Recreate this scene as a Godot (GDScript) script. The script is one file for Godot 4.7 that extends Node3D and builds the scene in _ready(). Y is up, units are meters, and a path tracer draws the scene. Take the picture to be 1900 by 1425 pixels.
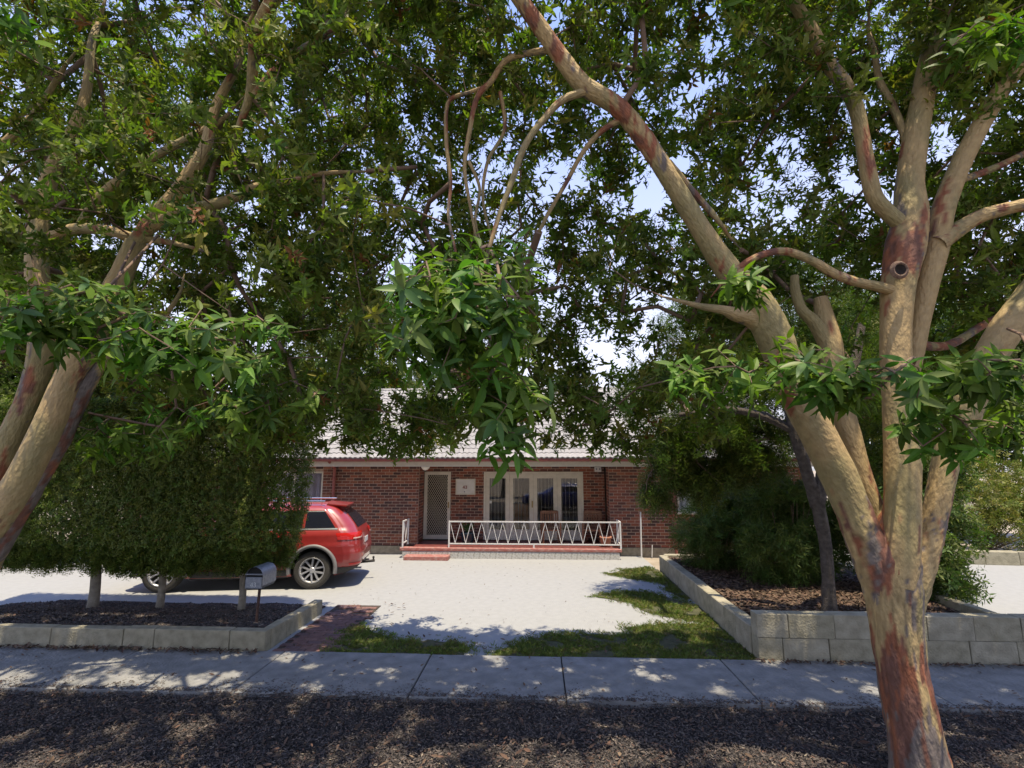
extends Node3D
# A brick bungalow seen from the street between two verge trees. y up, metres, street along x.

const EYE := 2.6
const FOV := 75.0
const PITCH := 9.18
const YAW := 2.8
const SUN_ENERGY := 1.25
const SKY_ENERGY := 1.3
const EXPOSURE := 1.95
const SUN_FROM := Vector3(0.1, 0.97, 0.2)

var rng := RandomNumberGenerator.new()
var M := {}
var taken := {}
var cam_basis := Basis()
var patch_noise := FastNoiseLite.new()
var fine_noise := FastNoiseLite.new()
var clump_noise := FastNoiseLite.new()


func rf(a: float, b: float) -> float:
	return rng.randf_range(a, b)


# ---------------------------------------------------------------- naming and placing
func numbered(called: String) -> String:
	if not taken.has(called):
		taken[called] = 0
		return called
	taken[called] += 1
	return "%s_%03d" % [called, taken[called]]


func tag(o: Node, label := "", category := "", group := "", kind := "") -> Node:
	if label: o.set_meta("label", label)
	if category: o.set_meta("category", category)
	if group: o.set_meta("group", group)
	if kind: o.set_meta("kind", kind)
	return o


func thing(called: String, label: String, category: String, at := Vector3.ZERO, turn := 0.0, group := "") -> Node3D:
	var o := Node3D.new()
	o.name = numbered(called)
	add_child(o)
	o.position = at
	o.rotation.y = turn
	tag(o, label, category, group)
	return o


func part(called: String, mesh: Mesh, m: Material, parent: Node = self, at := Vector3.ZERO, turn := Vector3.ZERO) -> MeshInstance3D:
	var o := MeshInstance3D.new()
	o.name = numbered(called) if parent == self else called
	o.mesh = mesh
	o.material_override = m
	o.position = at
	o.rotation = turn
	parent.add_child(o, true)
	return o


func scatter(called: String, mesh: Mesh, m: Material, places: Array, tints: Array, parent: Node = self, at := Vector3.ZERO) -> MultiMeshInstance3D:
	var mm := MultiMesh.new()
	mm.transform_format = MultiMesh.TRANSFORM_3D
	mm.use_colors = true
	mm.mesh = mesh
	mm.instance_count = places.size()
	for i in places.size():
		mm.set_instance_transform(i, places[i])
		mm.set_instance_color(i, tints[i % tints.size()])
	var o := MultiMeshInstance3D.new()
	o.name = numbered(called) if parent == self else called
	o.multimesh = mm
	o.material_override = m
	o.position = at
	parent.add_child(o, true)
	o.set_meta("kind", "stuff")
	return o


func ray(x: float, y: float) -> Vector3:
	var f := 712.5 / tan(deg_to_rad(FOV / 2.0))
	return cam_basis * Vector3((x - 950.0) / f, -(y - 712.5) / f, -1.0)


# the spot on the upright plane at that z which the photograph shows there
func px(x: float, y: float, z: float) -> Vector3:
	var d := ray(x, y)
	return Vector3(0, EYE, 0) + d * (z / d.z)


func ground_at(x: float, y: float, h := 0.0) -> Vector3:
	var d := ray(x, y)
	return Vector3(0, EYE, 0) + d * ((h - EYE) / d.y)


# ---------------------------------------------------------------- materials
func flat_mat(c: Color, rough := 0.7, metal := 0.0) -> StandardMaterial3D:
	var m := StandardMaterial3D.new()
	m.albedo_color = c.linear_to_srgb()
	m.roughness = rough
	m.metallic = metal
	return m


func noise_tex(freq: float, lo: Color, hi: Color, mid := Color(0, 0, 0, 0), octaves := 4, size := 512, kind := FastNoiseLite.TYPE_SIMPLEX_SMOOTH) -> NoiseTexture2D:
	var n := FastNoiseLite.new()
	n.noise_type = kind
	n.frequency = freq
	n.fractal_octaves = octaves
	n.seed = M.size() * 7 + 3
	var g := Gradient.new()
	g.set_color(0, lo.linear_to_srgb())
	g.set_color(1, hi.linear_to_srgb())
	if mid.a > 0.0:
		g.add_point(0.5, mid.linear_to_srgb())
	var t := NoiseTexture2D.new()
	t.width = size
	t.height = size
	t.seamless = true
	t.noise = n
	t.color_ramp = g
	return t


func grain_tex(freq: float, size := 512) -> NoiseTexture2D:
	var n := FastNoiseLite.new()
	n.noise_type = FastNoiseLite.TYPE_SIMPLEX
	n.frequency = freq
	n.fractal_octaves = 4
	n.seed = M.size() * 5 + 1
	var t := NoiseTexture2D.new()
	t.width = size
	t.height = size
	t.seamless = true
	t.noise = n
	return t


# a mineral surface: mottled colour over the world plus fine relief
func stone_mat(lo: Color, mid: Color, hi: Color, rough: float, scale: float, relief: float, relief_scale := 0.0) -> StandardMaterial3D:
	var m := StandardMaterial3D.new()
	m.albedo_texture = noise_tex(0.012, lo, hi, mid, 6)
	m.roughness = rough
	m.uv1_triplanar = true
	m.uv1_world_triplanar = true
	m.uv1_scale = Vector3.ONE * scale
	if relief > 0.0:
		m.heightmap_enabled = true
		m.heightmap_texture = grain_tex(0.06)
		m.heightmap_scale = relief
	return m


func leaf_mat(rough: float, back: Color) -> StandardMaterial3D:
	var m := StandardMaterial3D.new()
	m.vertex_color_use_as_albedo = true
	m.roughness = rough
	m.metallic_specular = 0.34
	m.backlight_enabled = true
	m.backlight = back.linear_to_srgb()
	return m


func tinted_mat(rough: float) -> StandardMaterial3D:
	var m := StandardMaterial3D.new()
	m.vertex_color_use_as_albedo = true
	m.roughness = rough
	return m


func make_materials() -> void:
	M.leaf = leaf_mat(0.5, Color(0.75, 1.0, 0.22))
	M.small_leaf = leaf_mat(0.5, Color(0.5, 0.75, 0.18))
	M.grass = leaf_mat(0.6, Color(0.5, 0.75, 0.2))
	M.chip = tinted_mat(0.9)
	M.bark = tinted_mat(0.75)
	M.bark.albedo_texture = noise_tex(0.02, Color(0.8, 0.78, 0.76), Color(1.0, 1.0, 1.0), Color(0.94, 0.93, 0.92), 6)
	M.bark.heightmap_enabled = true
	M.bark.heightmap_texture = grain_tex(0.03)
	M.bark.heightmap_scale = 0.7
	M.twig = flat_mat(Color(0.17, 0.11, 0.075), 0.8)
	M.hedge_trunk = stone_mat(Color(0.16, 0.14, 0.11), Color(0.25, 0.22, 0.17), Color(0.33, 0.3, 0.24), 0.85, 1.2, 1.0)
	M.rough_bark = stone_mat(Color(0.05, 0.04, 0.034), Color(0.11, 0.09, 0.072), Color(0.18, 0.15, 0.125), 0.95, 1.6, 3.0)
	M.earth = stone_mat(Color(0.05, 0.04, 0.035), Color(0.08, 0.062, 0.05), Color(0.12, 0.095, 0.075), 1.0, 0.9, 3.0)
	M.turf = stone_mat(Color(0.05, 0.05, 0.025), Color(0.075, 0.08, 0.035), Color(0.11, 0.1, 0.055), 1.0, 0.9, 2.0)
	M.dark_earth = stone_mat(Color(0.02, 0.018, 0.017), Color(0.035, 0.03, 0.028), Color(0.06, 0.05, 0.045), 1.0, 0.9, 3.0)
	M.sand = stone_mat(Color(0.25, 0.21, 0.155), Color(0.31, 0.265, 0.205), Color(0.37, 0.32, 0.26), 1.0, 0.25, 1.0)
	M.drive = stone_mat(Color(0.27, 0.275, 0.27), Color(0.288, 0.293, 0.288), Color(0.305, 0.31, 0.305), 0.9, 0.9, 0.3)
	M.road = stone_mat(Color(0.035, 0.035, 0.037), Color(0.05, 0.05, 0.052), Color(0.07, 0.07, 0.07), 0.9, 0.6, 1.0)
	M.concrete = stone_mat(Color(0.16, 0.162, 0.158), Color(0.21, 0.211, 0.205), Color(0.27, 0.268, 0.26), 0.9, 0.55, 0.7)
	M.limestone = stone_mat(Color(0.2, 0.182, 0.12), Color(0.285, 0.26, 0.18), Color(0.36, 0.33, 0.235), 0.92, 0.8, 0.5)
	M.limestone_pale = stone_mat(Color(0.23, 0.21, 0.148), Color(0.315, 0.288, 0.208), Color(0.39, 0.36, 0.268), 0.92, 0.7, 0.5)
	M.paver = []
	for c in [Color(0.17, 0.09, 0.075), Color(0.2, 0.11, 0.09), Color(0.14, 0.085, 0.08)]:
		M.paver.append(stone_mat(c * 0.75, c, c * 1.25, 0.9, 1.5, 0.8))
	M.brick = []
	for c in [Color(0.235, 0.074, 0.044), Color(0.195, 0.064, 0.04), Color(0.13, 0.05, 0.038), Color(0.265, 0.1, 0.058), Color(0.085, 0.042, 0.036)]:
		M.brick.append(stone_mat(c * 0.7, c, c * 1.3, 0.9, 2.3, 0.8))
	M.brick_many = tinted_mat(0.9)
	M.mortar = stone_mat(Color(0.31, 0.22, 0.165), Color(0.39, 0.285, 0.22), Color(0.46, 0.345, 0.27), 0.95, 2.0, 0.5)
	M.plinth = stone_mat(Color(0.2, 0.17, 0.12), Color(0.27, 0.235, 0.17), Color(0.34, 0.3, 0.22), 0.9, 0.9, 0.8)
	M.tile = []
	for k in 3:
		var c := Color(0.29, 0.28, 0.27) * (0.92 + 0.08 * k)
		M.tile.append(stone_mat(c * 0.8, c, c * 1.15, 0.85, 1.3, 0.6))
	M.tile_many = tinted_mat(0.85)
	M.cream = stone_mat(Color(0.53, 0.49, 0.41), Color(0.59, 0.545, 0.46), Color(0.64, 0.59, 0.5), 0.5, 0.7, 0.0)
	M.white = stone_mat(Color(0.56, 0.55, 0.53), Color(0.63, 0.62, 0.6), Color(0.69, 0.68, 0.66), 0.5, 0.9, 0.0)
	M.red_paint = stone_mat(Color(0.2, 0.055, 0.045), Color(0.26, 0.075, 0.06), Color(0.31, 0.1, 0.08), 0.6, 0.8, 0.0)
	M.worn_red = stone_mat(Color(0.3, 0.085, 0.07), Color(0.32, 0.14, 0.12), Color(0.42, 0.31, 0.27), 0.8, 1.1, 0.6)
	M.porch_floor = stone_mat(Color(0.12, 0.03, 0.028), Color(0.16, 0.045, 0.04), Color(0.2, 0.06, 0.05), 0.45, 0.7, 0.2)
	M.whitewash = stone_mat(Color(0.4, 0.38, 0.33), Color(0.72, 0.71, 0.67), Color(0.8, 0.79, 0.76), 0.95, 2.2, 3.0)
	M.wood = stone_mat(Color(0.13, 0.055, 0.028), Color(0.2, 0.09, 0.045), Color(0.27, 0.13, 0.07), 0.5, 2.0, 0.3)
	M.terracotta = stone_mat(Color(0.3, 0.12, 0.07), Color(0.36, 0.16, 0.1), Color(0.4, 0.2, 0.13), 0.85, 2.0, 0.4)
	M.glaze = flat_mat(Color(0.012, 0.035, 0.05), 0.2)
	M.glass = StandardMaterial3D.new()
	M.glass.albedo_color = Color(0.12, 0.13, 0.13, 0.07)
	M.glass.transparency = BaseMaterial3D.TRANSPARENCY_ALPHA
	M.glass.roughness = 0.02
	M.glass.metallic_specular = 0.5
	M.curtain = flat_mat(Color(0.34, 0.31, 0.4), 0.9)
	M.white_curtain = flat_mat(Color(0.72, 0.72, 0.74), 0.9)
	M.blind = flat_mat(Color(0.55, 0.52, 0.44), 0.8)
	M.inside = stone_mat(Color(0.2, 0.18, 0.15), Color(0.24, 0.22, 0.19), Color(0.28, 0.26, 0.22), 0.9, 0.5, 0.0)
	M.tan_wood = flat_mat(Color(0.4, 0.22, 0.09), 0.5)
	M.mesh_metal = flat_mat(Color(0.55, 0.5, 0.4), 0.5)
	M.dark_metal = flat_mat(Color(0.03, 0.028, 0.027), 0.5, 0.5)
	M.brass = flat_mat(Color(0.3, 0.22, 0.1), 0.35, 0.9)
	M.zinc = stone_mat(Color(0.17, 0.19, 0.22), Color(0.24, 0.26, 0.3), Color(0.31, 0.33, 0.36), 0.45, 3.0, 0.2)
	M.zinc.metallic = 0.5
	M.rust_pipe = stone_mat(Color(0.035, 0.018, 0.015), Color(0.06, 0.03, 0.024), Color(0.1, 0.05, 0.035), 0.7, 3.0, 0.3)
	M.number = flat_mat(Color(0.2, 0.035, 0.025), 0.6)
	M.pale_number = flat_mat(Color(0.6, 0.62, 0.62), 0.6)
	M.lamp_glass = flat_mat(Color(0.72, 0.7, 0.64), 0.3)
	M.car_red = flat_mat(Color(0.29, 0.024, 0.022), 0.35)
	M.car_red.clearcoat_enabled = true
	M.car_red.clearcoat = 1.0
	M.car_red.clearcoat_roughness = 0.06
	M.car_red.albedo_texture = noise_tex(0.02, Color(0.86, 0.86, 0.86), Color(1, 1, 1), Color(0.96, 0.96, 0.96), 5)
	M.car_red.uv1_triplanar = true
	M.car_red.uv1_scale = Vector3.ONE * 0.6
	M.car_blue = M.car_red.duplicate()
	M.car_blue.albedo_color = Color(0.02, 0.05, 0.35).linear_to_srgb()
	M.car_glass = flat_mat(Color(0.012, 0.014, 0.022), 0.1)
	M.car_glass.metallic_specular = 0.8
	M.plastic = stone_mat(Color(0.018, 0.018, 0.019), Color(0.03, 0.03, 0.031), Color(0.045, 0.045, 0.045), 0.75, 4.0, 0.2)
	M.flare = flat_mat(Color(0.16, 0.155, 0.155), 0.55)
	M.tyre = stone_mat(Color(0.03, 0.028, 0.026), Color(0.05, 0.047, 0.042), Color(0.085, 0.078, 0.068), 0.9, 5.0, 0.3)
	M.alloy = flat_mat(Color(0.62, 0.62, 0.63), 0.35, 0.7)
	M.chrome = flat_mat(Color(0.72, 0.72, 0.74), 0.2, 0.9)
	M.tail_red = flat_mat(Color(0.45, 0.015, 0.012), 0.12)
	M.tail_clear = flat_mat(Color(0.5, 0.33, 0.3), 0.12)
	M.plate = flat_mat(Color(0.6, 0.6, 0.58), 0.5)
	M.dark = flat_mat(Color(0.012, 0.012, 0.012), 0.9)
	M.knot = flat_mat(Color(0.02, 0.014, 0.01), 0.95)
	M.knot_rim = stone_mat(Color(0.12, 0.06, 0.045), Color(0.22, 0.14, 0.1), Color(0.34, 0.27, 0.19), 0.9, 6.0, 0.6)


# ---------------------------------------------------------------- mesh helpers
func new_st() -> SurfaceTool:
	var st := SurfaceTool.new()
	st.begin(Mesh.PRIMITIVE_TRIANGLES)
	return st


func done(st: SurfaceTool, smooth := true) -> ArrayMesh:
	if not smooth:
		st.set_smooth_group(-1)
	st.generate_normals()
	return st.commit()


func tri(st: SurfaceTool, a: Vector3, b: Vector3, c: Vector3) -> void:
	st.add_vertex(a)
	st.add_vertex(b)
	st.add_vertex(c)


func quad(st: SurfaceTool, a: Vector3, b: Vector3, c: Vector3, d: Vector3) -> void:
	tri(st, a, b, c)
	tri(st, a, c, d)


# flat-shaded box, added to st
func add_box(st: SurfaceTool, lo: Vector3, hi: Vector3) -> void:
	st.set_smooth_group(-1)
	var p := []
	for i in 8:
		p.append(Vector3(hi.x if i & 1 else lo.x, hi.y if i & 2 else lo.y, hi.z if i & 4 else lo.z))
	for f in [[4, 6, 7, 5], [1, 3, 2, 0], [5, 7, 3, 1], [0, 2, 6, 4], [2, 3, 7, 6], [4, 5, 1, 0]]:
		quad(st, p[f[0]], p[f[1]], p[f[2]], p[f[3]])


func box_mesh(lo: Vector3, hi: Vector3) -> ArrayMesh:
	var st := new_st()
	add_box(st, lo, hi)
	return done(st, false)


# box centred on its origin with chamfered edges; jitter moves its corners a little
func block_mesh(size: Vector3, b := 0.008, jitter := 0.0) -> ArrayMesh:
	var st := new_st()
	st.set_smooth_group(-1)
	var h := size / 2.0
	var v := {}
	for sx in [-1, 1]:
		for sy in [-1, 1]:
			for sz in [-1, 1]:
				var s := Vector3(sx, sy, sz)
				var j := Vector3(rf(-jitter, jitter), rf(-jitter, jitter), rf(-jitter, jitter))
				for axis in 3:
					var q := h - Vector3(b, b, b)
					q[axis] = h[axis]
					v[[sx, sy, sz, axis]] = q * s + j
	for axis in 3:
		var a1 := (axis + 1) % 3
		var a2 := (axis + 2) % 3
		for s in [-1, 1]:
			var c := []
			for o in [[-1, -1], [1, -1], [1, 1], [-1, 1]]:
				var k := [0, 0, 0]
				k[axis] = s
				k[a1] = o[0]
				k[a2] = o[1]
				c.append(v[[k[0], k[1], k[2], axis]])
			if s > 0:
				quad(st, c[3], c[2], c[1], c[0])
			else:
				quad(st, c[0], c[1], c[2], c[3])
		# the four edges that run along this axis
		for s1 in [-1, 1]:
			for s2 in [-1, 1]:
				var k0 := [0, 0, 0]
				k0[a1] = s1
				k0[a2] = s2
				k0[axis] = -1
				var k1 := k0.duplicate()
				k1[axis] = 1
				var p0 = v[[k0[0], k0[1], k0[2], a1]]
				var p1 = v[[k1[0], k1[1], k1[2], a1]]
				var p2 = v[[k1[0], k1[1], k1[2], a2]]
				var p3 = v[[k0[0], k0[1], k0[2], a2]]
				if s1 * s2 > 0:
					quad(st, p0, p3, p2, p1)
				else:
					quad(st, p0, p1, p2, p3)
	for sx in [-1, 1]:
		for sy in [-1, 1]:
			for sz in [-1, 1]:
				var a = v[[sx, sy, sz, 0]]
				var bb = v[[sx, sy, sz, 1]]
				var c = v[[sx, sy, sz, 2]]
				if sx * sy * sz > 0:
					tri(st, a, c, bb)
				else:
					tri(st, a, bb, c)
	return done(st, false)


# a bar of square or round section between two points
func add_bar(st: SurfaceTool, a: Vector3, b: Vector3, r: float, sides := 6, r2 := -1.0) -> void:
	if r2 < 0.0: r2 = r
	var d := (b - a).normalized()
	var u := d.cross(Vector3.RIGHT if absf(d.x) < 0.8 else Vector3.UP).normalized()
	var w := d.cross(u)
	st.set_smooth_group(0 if sides > 4 else -1)
	for k in sides:
		var t0 := TAU * (k + 0.5) / sides
		var t1 := TAU * (k + 1.5) / sides
		var e0 := u * cos(t0) + w * sin(t0)
		var e1 := u * cos(t1) + w * sin(t1)
		quad(st, a + e0 * r, a + e1 * r, b + e1 * r2, b + e0 * r2)
	st.set_smooth_group(-1)
	for k in sides:
		var t0 := TAU * (k + 0.5) / sides
		var t1 := TAU * (k + 1.5) / sides
		var e0 := u * cos(t0) + w * sin(t0)
		var e1 := u * cos(t1) + w * sin(t1)
		tri(st, b, b + e0 * r2, b + e1 * r2)
		tri(st, a, a + e1 * r, a + e0 * r)


func bar_mesh(a: Vector3, b: Vector3, r: float, sides := 8, r2 := -1.0) -> ArrayMesh:
	var st := new_st()
	add_bar(st, a, b, r, sides, r2)
	return done(st)


# profile of (radius, height) turned round the y axis
func lathe(profile: Array, sides := 24) -> ArrayMesh:
	var st := new_st()
	for i in profile.size() - 1:
		var p: Vector2 = profile[i]
		var q: Vector2 = profile[i + 1]
		for k in sides:
			var t0 := TAU * k / sides
			var t1 := TAU * (k + 1) / sides
			var a := Vector3(cos(t0), 0, sin(t0))
			var b := Vector3(cos(t1), 0, sin(t1))
			var up := Vector3.UP
			quad(st, a * p.x + up * p.y, b * p.x + up * p.y, b * q.x + up * q.y, a * q.x + up * q.y)
	return done(st)


func smooth_path(pts: Array, rad: Array, extra: Array, step: float) -> Array:
	var out := []
	for i in pts.size() - 1:
		var p0: Vector3 = pts[maxi(i - 1, 0)]
		var p1: Vector3 = pts[i]
		var p2: Vector3 = pts[i + 1]
		var p3: Vector3 = pts[mini(i + 2, pts.size() - 1)]
		var n := maxi(2, int(ceil(p1.distance_to(p2) / step)))
		for k in n:
			var t := float(k) / n
			out.append([p1.cubic_interpolate(p2, p0, p3, t), lerpf(rad[i], rad[i + 1], t), lerpf(extra[i], extra[i + 1], t)])
	out.append([pts[-1], rad[-1], extra[-1]])
	return out


func bark_color(q: Vector3, b: float) -> Color:
	var cream := Color(0.445, 0.32, 0.15)
	var olive := Color(0.31, 0.255, 0.115)
	var rust := Color(0.29, 0.105, 0.05)
	var plum := Color(0.185, 0.085, 0.058)
	var grey := Color(0.175, 0.145, 0.125)
	var c := cream.lerp(olive, smoothstep(-0.2, 0.4, patch_noise.get_noise_3d(q.x * 1.9 + 31.0, q.y * 0.8, q.z * 1.9)))
	# old bark peels off in long flakes with crisp edges
	var n := patch_noise.get_noise_3d(q.x * 3.6, q.y * 0.85, q.z * 3.6) + 0.42 * fine_noise.get_noise_3d(q.x * 12.0, q.y * 2.0, q.z * 12.0)
	var t := 0.66 - 0.76 * b
	c = c.lerp(cream.lerp(rust, 0.35), smoothstep(t - 0.12, t, n))
	c = c.lerp(rust.lerp(plum, smoothstep(0.0, 0.5, fine_noise.get_noise_3d(q.x * 7.0, q.y * 1.5 + 9.0, q.z * 7.0))), smoothstep(t, t + 0.035, n))
	var g := patch_noise.get_noise_3d(q.x * 4.0 + 77.0, q.y * 0.7, q.z * 4.0 + 9.0) + 0.5 * fine_noise.get_noise_3d(q.x * 17.0, q.y * 1.6 + 40.0, q.z * 17.0)
	t = 0.82 - 0.84 * b
	c = c.lerp(plum if n > 0.1 else grey, smoothstep(t, t + 0.05, g))
	return c * (0.95 + (0.14 + 0.6 * b) * fine_noise.get_noise_3d(q.x * 38.0, q.y * 3.0, q.z * 38.0))


# a limb with bark: a list of [centre, radius, how flaky]
func add_limb(st: SurfaceTool, path: Array, sides: int, off: float, rough := 1.0) -> void:
	st.set_smooth_group(0)
	var rows := []
	var u := Vector3.ZERO
	var along := 0.0
	var across := maxf(1.0, roundf((path[path.size() / 2][1] as float) * 10.0))
	for i in path.size():
		var p: Vector3 = path[i][0]
		var d: Vector3 = ((path[mini(i + 1, path.size() - 1)][0] as Vector3) - (path[maxi(i - 1, 0)][0] as Vector3)).normalized()
		if i == 0:
			u = d.cross(Vector3.BACK if absf(d.z) < 0.8 else Vector3.RIGHT).normalized()
		else:
			u = (u - d * u.dot(d)).normalized()
			along += p.distance_to(path[i - 1][0])
		var w := d.cross(u)
		var r: float = path[i][1]
		var b: float = path[i][2]
		var row := []
		for k in sides + 1:
			var t := TAU * (k % sides) / sides
			var e := u * cos(t) + w * sin(t)
			var q := p + e * r
			var bump := 1.0 + rough * (0.05 * patch_noise.get_noise_3d(q.x * 3.0, q.y * 1.1, q.z * 3.0) + 0.11 * b * fine_noise.get_noise_3d(q.x * 15.0, q.y * 2.0, q.z * 15.0))
			row.append([p + e * r * bump, bark_color(q, b), Vector2(float(k) / sides * across, along * 0.6), e])
		rows.append(row)
	for i in rows.size() - 1:
		for k in sides:
			for c in [rows[i][k], rows[i][k + 1], rows[i + 1][k + 1], rows[i][k], rows[i + 1][k + 1], rows[i + 1][k]]:
				st.set_color(c[1])
				st.set_uv(c[2])
				st.set_normal(c[3])
				st.add_vertex(c[0])
	# a broken or sawn end
	var last = path[-1]
	var d2: Vector3 = ((last[0] as Vector3) - (path[-2][0] as Vector3)).normalized()
	for k in sides:
		for c in [[last[0] + d2 * last[1] * 0.25, Color(0.4, 0.33, 0.22)], rows[-1][k], rows[-1][k + 1]]:
			st.set_color(c[1])
			st.set_uv(Vector2.ZERO)
			st.set_normal(d2)
			st.add_vertex(c[0])


func limb_mesh(path: Array, sides: int, off: float, rough := 1.0) -> ArrayMesh:
	var st := new_st()
	add_limb(st, path, sides, off, rough)
	st.generate_normals()
	return st.commit()


# list of [photo x, photo y, z, radius in photo pixels, flakiness]
func traced(rows: Array, step := 0.026) -> Array:
	var f := 712.5 / tan(deg_to_rad(FOV / 2.0))
	var pts := []
	var rad := []
	var ex := []
	for r in rows:
		var p := px(r[0], r[1], r[2])
		pts.append(p)
		var depth := -(cam_basis.inverse() * (p - Vector3(0, EYE, 0))).z
		var seen := p - Vector3(0, EYE, 0)  # off the optical axis a round limb looks wider than it is
		rad.append(r[3] * depth / f * lerpf(1.0, depth / seen.length(), 0.9))
		ex.append(r[4] if r.size() > 4 else 0.15)
	return smooth_path(pts, rad, ex, step)


# one leaf from p along dir; n = its upper side
func add_leaf(st: SurfaceTool, p: Vector3, dir: Vector3, n: Vector3, length: float, width: float, droop: float, segs := 3, fold := 0.25, tint := Color(0, 0, 0, 0)) -> void:
	var side := dir.cross(n).normalized()
	var up := side.cross(dir).normalized()
	var prev := []
	for i in segs + 1:
		var t := float(i) / segs
		var w := width * 0.5 * pow(sin(PI * pow(t, 0.8)), 0.8) if i < segs and i > 0 else 0.0
		var c := p + dir * length * t - up * droop * length * t * t
		var row := [c + side * w + up * w * fold, c, c - side * w + up * w * fold]
		if i > 0:
			if tint.a > 0.0: st.set_color(tint)
			if i == 1:
				tri(st, prev[1], row[0], row[1])
				tri(st, prev[1], row[1], row[2])
			elif i == segs:
				tri(st, prev[0], row[1], prev[1])
				tri(st, prev[1], row[1], prev[2])
			else:
				quad(st, prev[0], row[0], row[1], prev[1])
				quad(st, prev[1], row[1], row[2], prev[2])
		prev = row


# a shoot tip: leaves in a whorl round +y
func shoot_mesh(count: int, length: float, width: float, spread: float, segs: int, lo_tilt: float, hi_tilt: float) -> ArrayMesh:
	var st := new_st()
	st.set_smooth_group(-1)
	for i in count:
		var t := TAU * i / count * 2.4 + rf(-0.4, 0.4)
		var tilt := deg_to_rad(rf(lo_tilt, hi_tilt))
		var out := Vector3(cos(t), 0, sin(t))
		var dir := (out * sin(tilt) + Vector3.UP * cos(tilt)).normalized()
		var n := (Vector3.UP * sin(tilt) - out * cos(tilt)).normalized()
		var s := rf(0.75, 1.15)
		var g := rf(0.75, 1.2)
		add_leaf(st, Vector3(0, -spread * float(i) / count, 0), dir, n, length * s, width * s * rf(0.85, 1.2), rf(0.05, 0.7), segs, rf(0.08, 0.45), Color(g, g, g * rf(0.85, 1.0)))
	return done(st, false)


# a longer sprig: leaves spaced along a stem that hangs or rises along +y
func sprig_mesh(count: int, stem: float, length: float, width: float) -> ArrayMesh:
	var st := new_st()
	st.set_smooth_group(-1)
	for i in count:
		var t := 2.4 * i + rf(-0.5, 0.5)
		var tilt := deg_to_rad(rf(30.0, 85.0))
		var out := Vector3(cos(t), 0, sin(t))
		var dir := (out * sin(tilt) + Vector3.UP * cos(tilt)).normalized()
		var s := rf(0.7, 1.2)
		var g := rf(0.75, 1.2)
		add_leaf(st, Vector3(rf(-0.01, 0.01), stem * (i + 0.5) / count, rf(-0.01, 0.01)), dir, (Vector3.UP - dir * dir.y).normalized(), length * s, width * s, rf(0.05, 0.4), 2, 0.2, Color(g, g, g))
	return done(st, false)


func turned(axis_y: Vector3, spin: float, s: float, at: Vector3) -> Transform3D:
	var y := axis_y.normalized()
	var x := y.cross(Vector3.FORWARD if absf(y.z) < 0.9 else Vector3.RIGHT).normalized()
	var b := Basis(x, y, x.cross(y)).rotated(y, spin)
	return Transform3D(b.scaled(Vector3.ONE * s), at)


func rand_dir() -> Vector3:
	return Vector3(rng.randfn(), rng.randfn(), rng.randfn()).normalized()


func green(base: Color, spread: float) -> Array:
	var a := []
	for i in 61:
		var v := rf(1.0 - spread, 1.0 + spread)
		a.append(Color(base.r * v * rf(0.8, 1.3), base.g * v, base.b * v * rf(0.7, 1.2)))
	return a


# ---------------------------------------------------------------- the script
func _ready() -> void:
	rng.seed = 4343
	patch_noise.seed = 11
	patch_noise.frequency = 1.0
	patch_noise.fractal_octaves = 3
	fine_noise.seed = 12
	fine_noise.frequency = 1.0
	fine_noise.fractal_octaves = 3
	clump_noise.seed = 5
	clump_noise.frequency = 0.55
	clump_noise.fractal_octaves = 2

	# camera
	var cam := Camera3D.new()
	cam.name = "camera"
	cam.position = Vector3(0, EYE, 0)
	cam.rotation_degrees = Vector3(PITCH, YAW, 0)
	cam.fov = FOV
	cam.near = 0.1
	cam.far = 600.0
	add_child(cam)
	cam.current = true
	cam_basis = Basis.from_euler(Vector3(deg_to_rad(PITCH), deg_to_rad(YAW), 0))

	# sky and exposure
	var sky_mat := ProceduralSkyMaterial.new()
	sky_mat.sky_top_color = Color(0.36, 0.47, 0.72)
	sky_mat.sky_horizon_color = Color(0.78, 0.78, 0.80)
	sky_mat.sky_curve = 0.4
	sky_mat.ground_bottom_color = Color(0.35, 0.33, 0.3)
	sky_mat.ground_horizon_color = Color(0.6, 0.6, 0.62)
	sky_mat.sun_angle_max = 12.0
	sky_mat.energy_multiplier = 1.0
	var sky := Sky.new()
	sky.sky_material = sky_mat
	var env := Environment.new()
	env.background_mode = Environment.BG_SKY
	env.sky = sky
	env.background_energy_multiplier = SKY_ENERGY
	env.tonemap_mode = Environment.TONE_MAPPER_LINEAR
	env.tonemap_exposure = EXPOSURE
	env.sdfgi_enabled = true
	env.ssao_enabled = true
	env.ssil_enabled = true
	var we := WorldEnvironment.new()
	we.name = "environment"
	we.environment = env
	add_child(we)

	# sun: nearly overhead, from the street side and a little from the right
	var sun := DirectionalLight3D.new()
	sun.name = "sun"
	sun.light_energy = SUN_ENERGY
	sun.light_color = Color(1.0, 0.94, 0.83)
	sun.light_angular_distance = 0.5
	sun.shadow_enabled = true
	add_child(sun)
	sun.look_at_from_position(SUN_FROM * 50.0, Vector3.ZERO, Vector3.FORWARD)

	make_materials()
	build_ground()
	build_house()
	build_beds()
	build_hedge()
	build_porch_things()
	build_cars()
	build_mailbox()
	build_verge_trees()
	build_garden_tree()
	build_shrubs()
	build_far_trees()
	build_litter()


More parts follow.
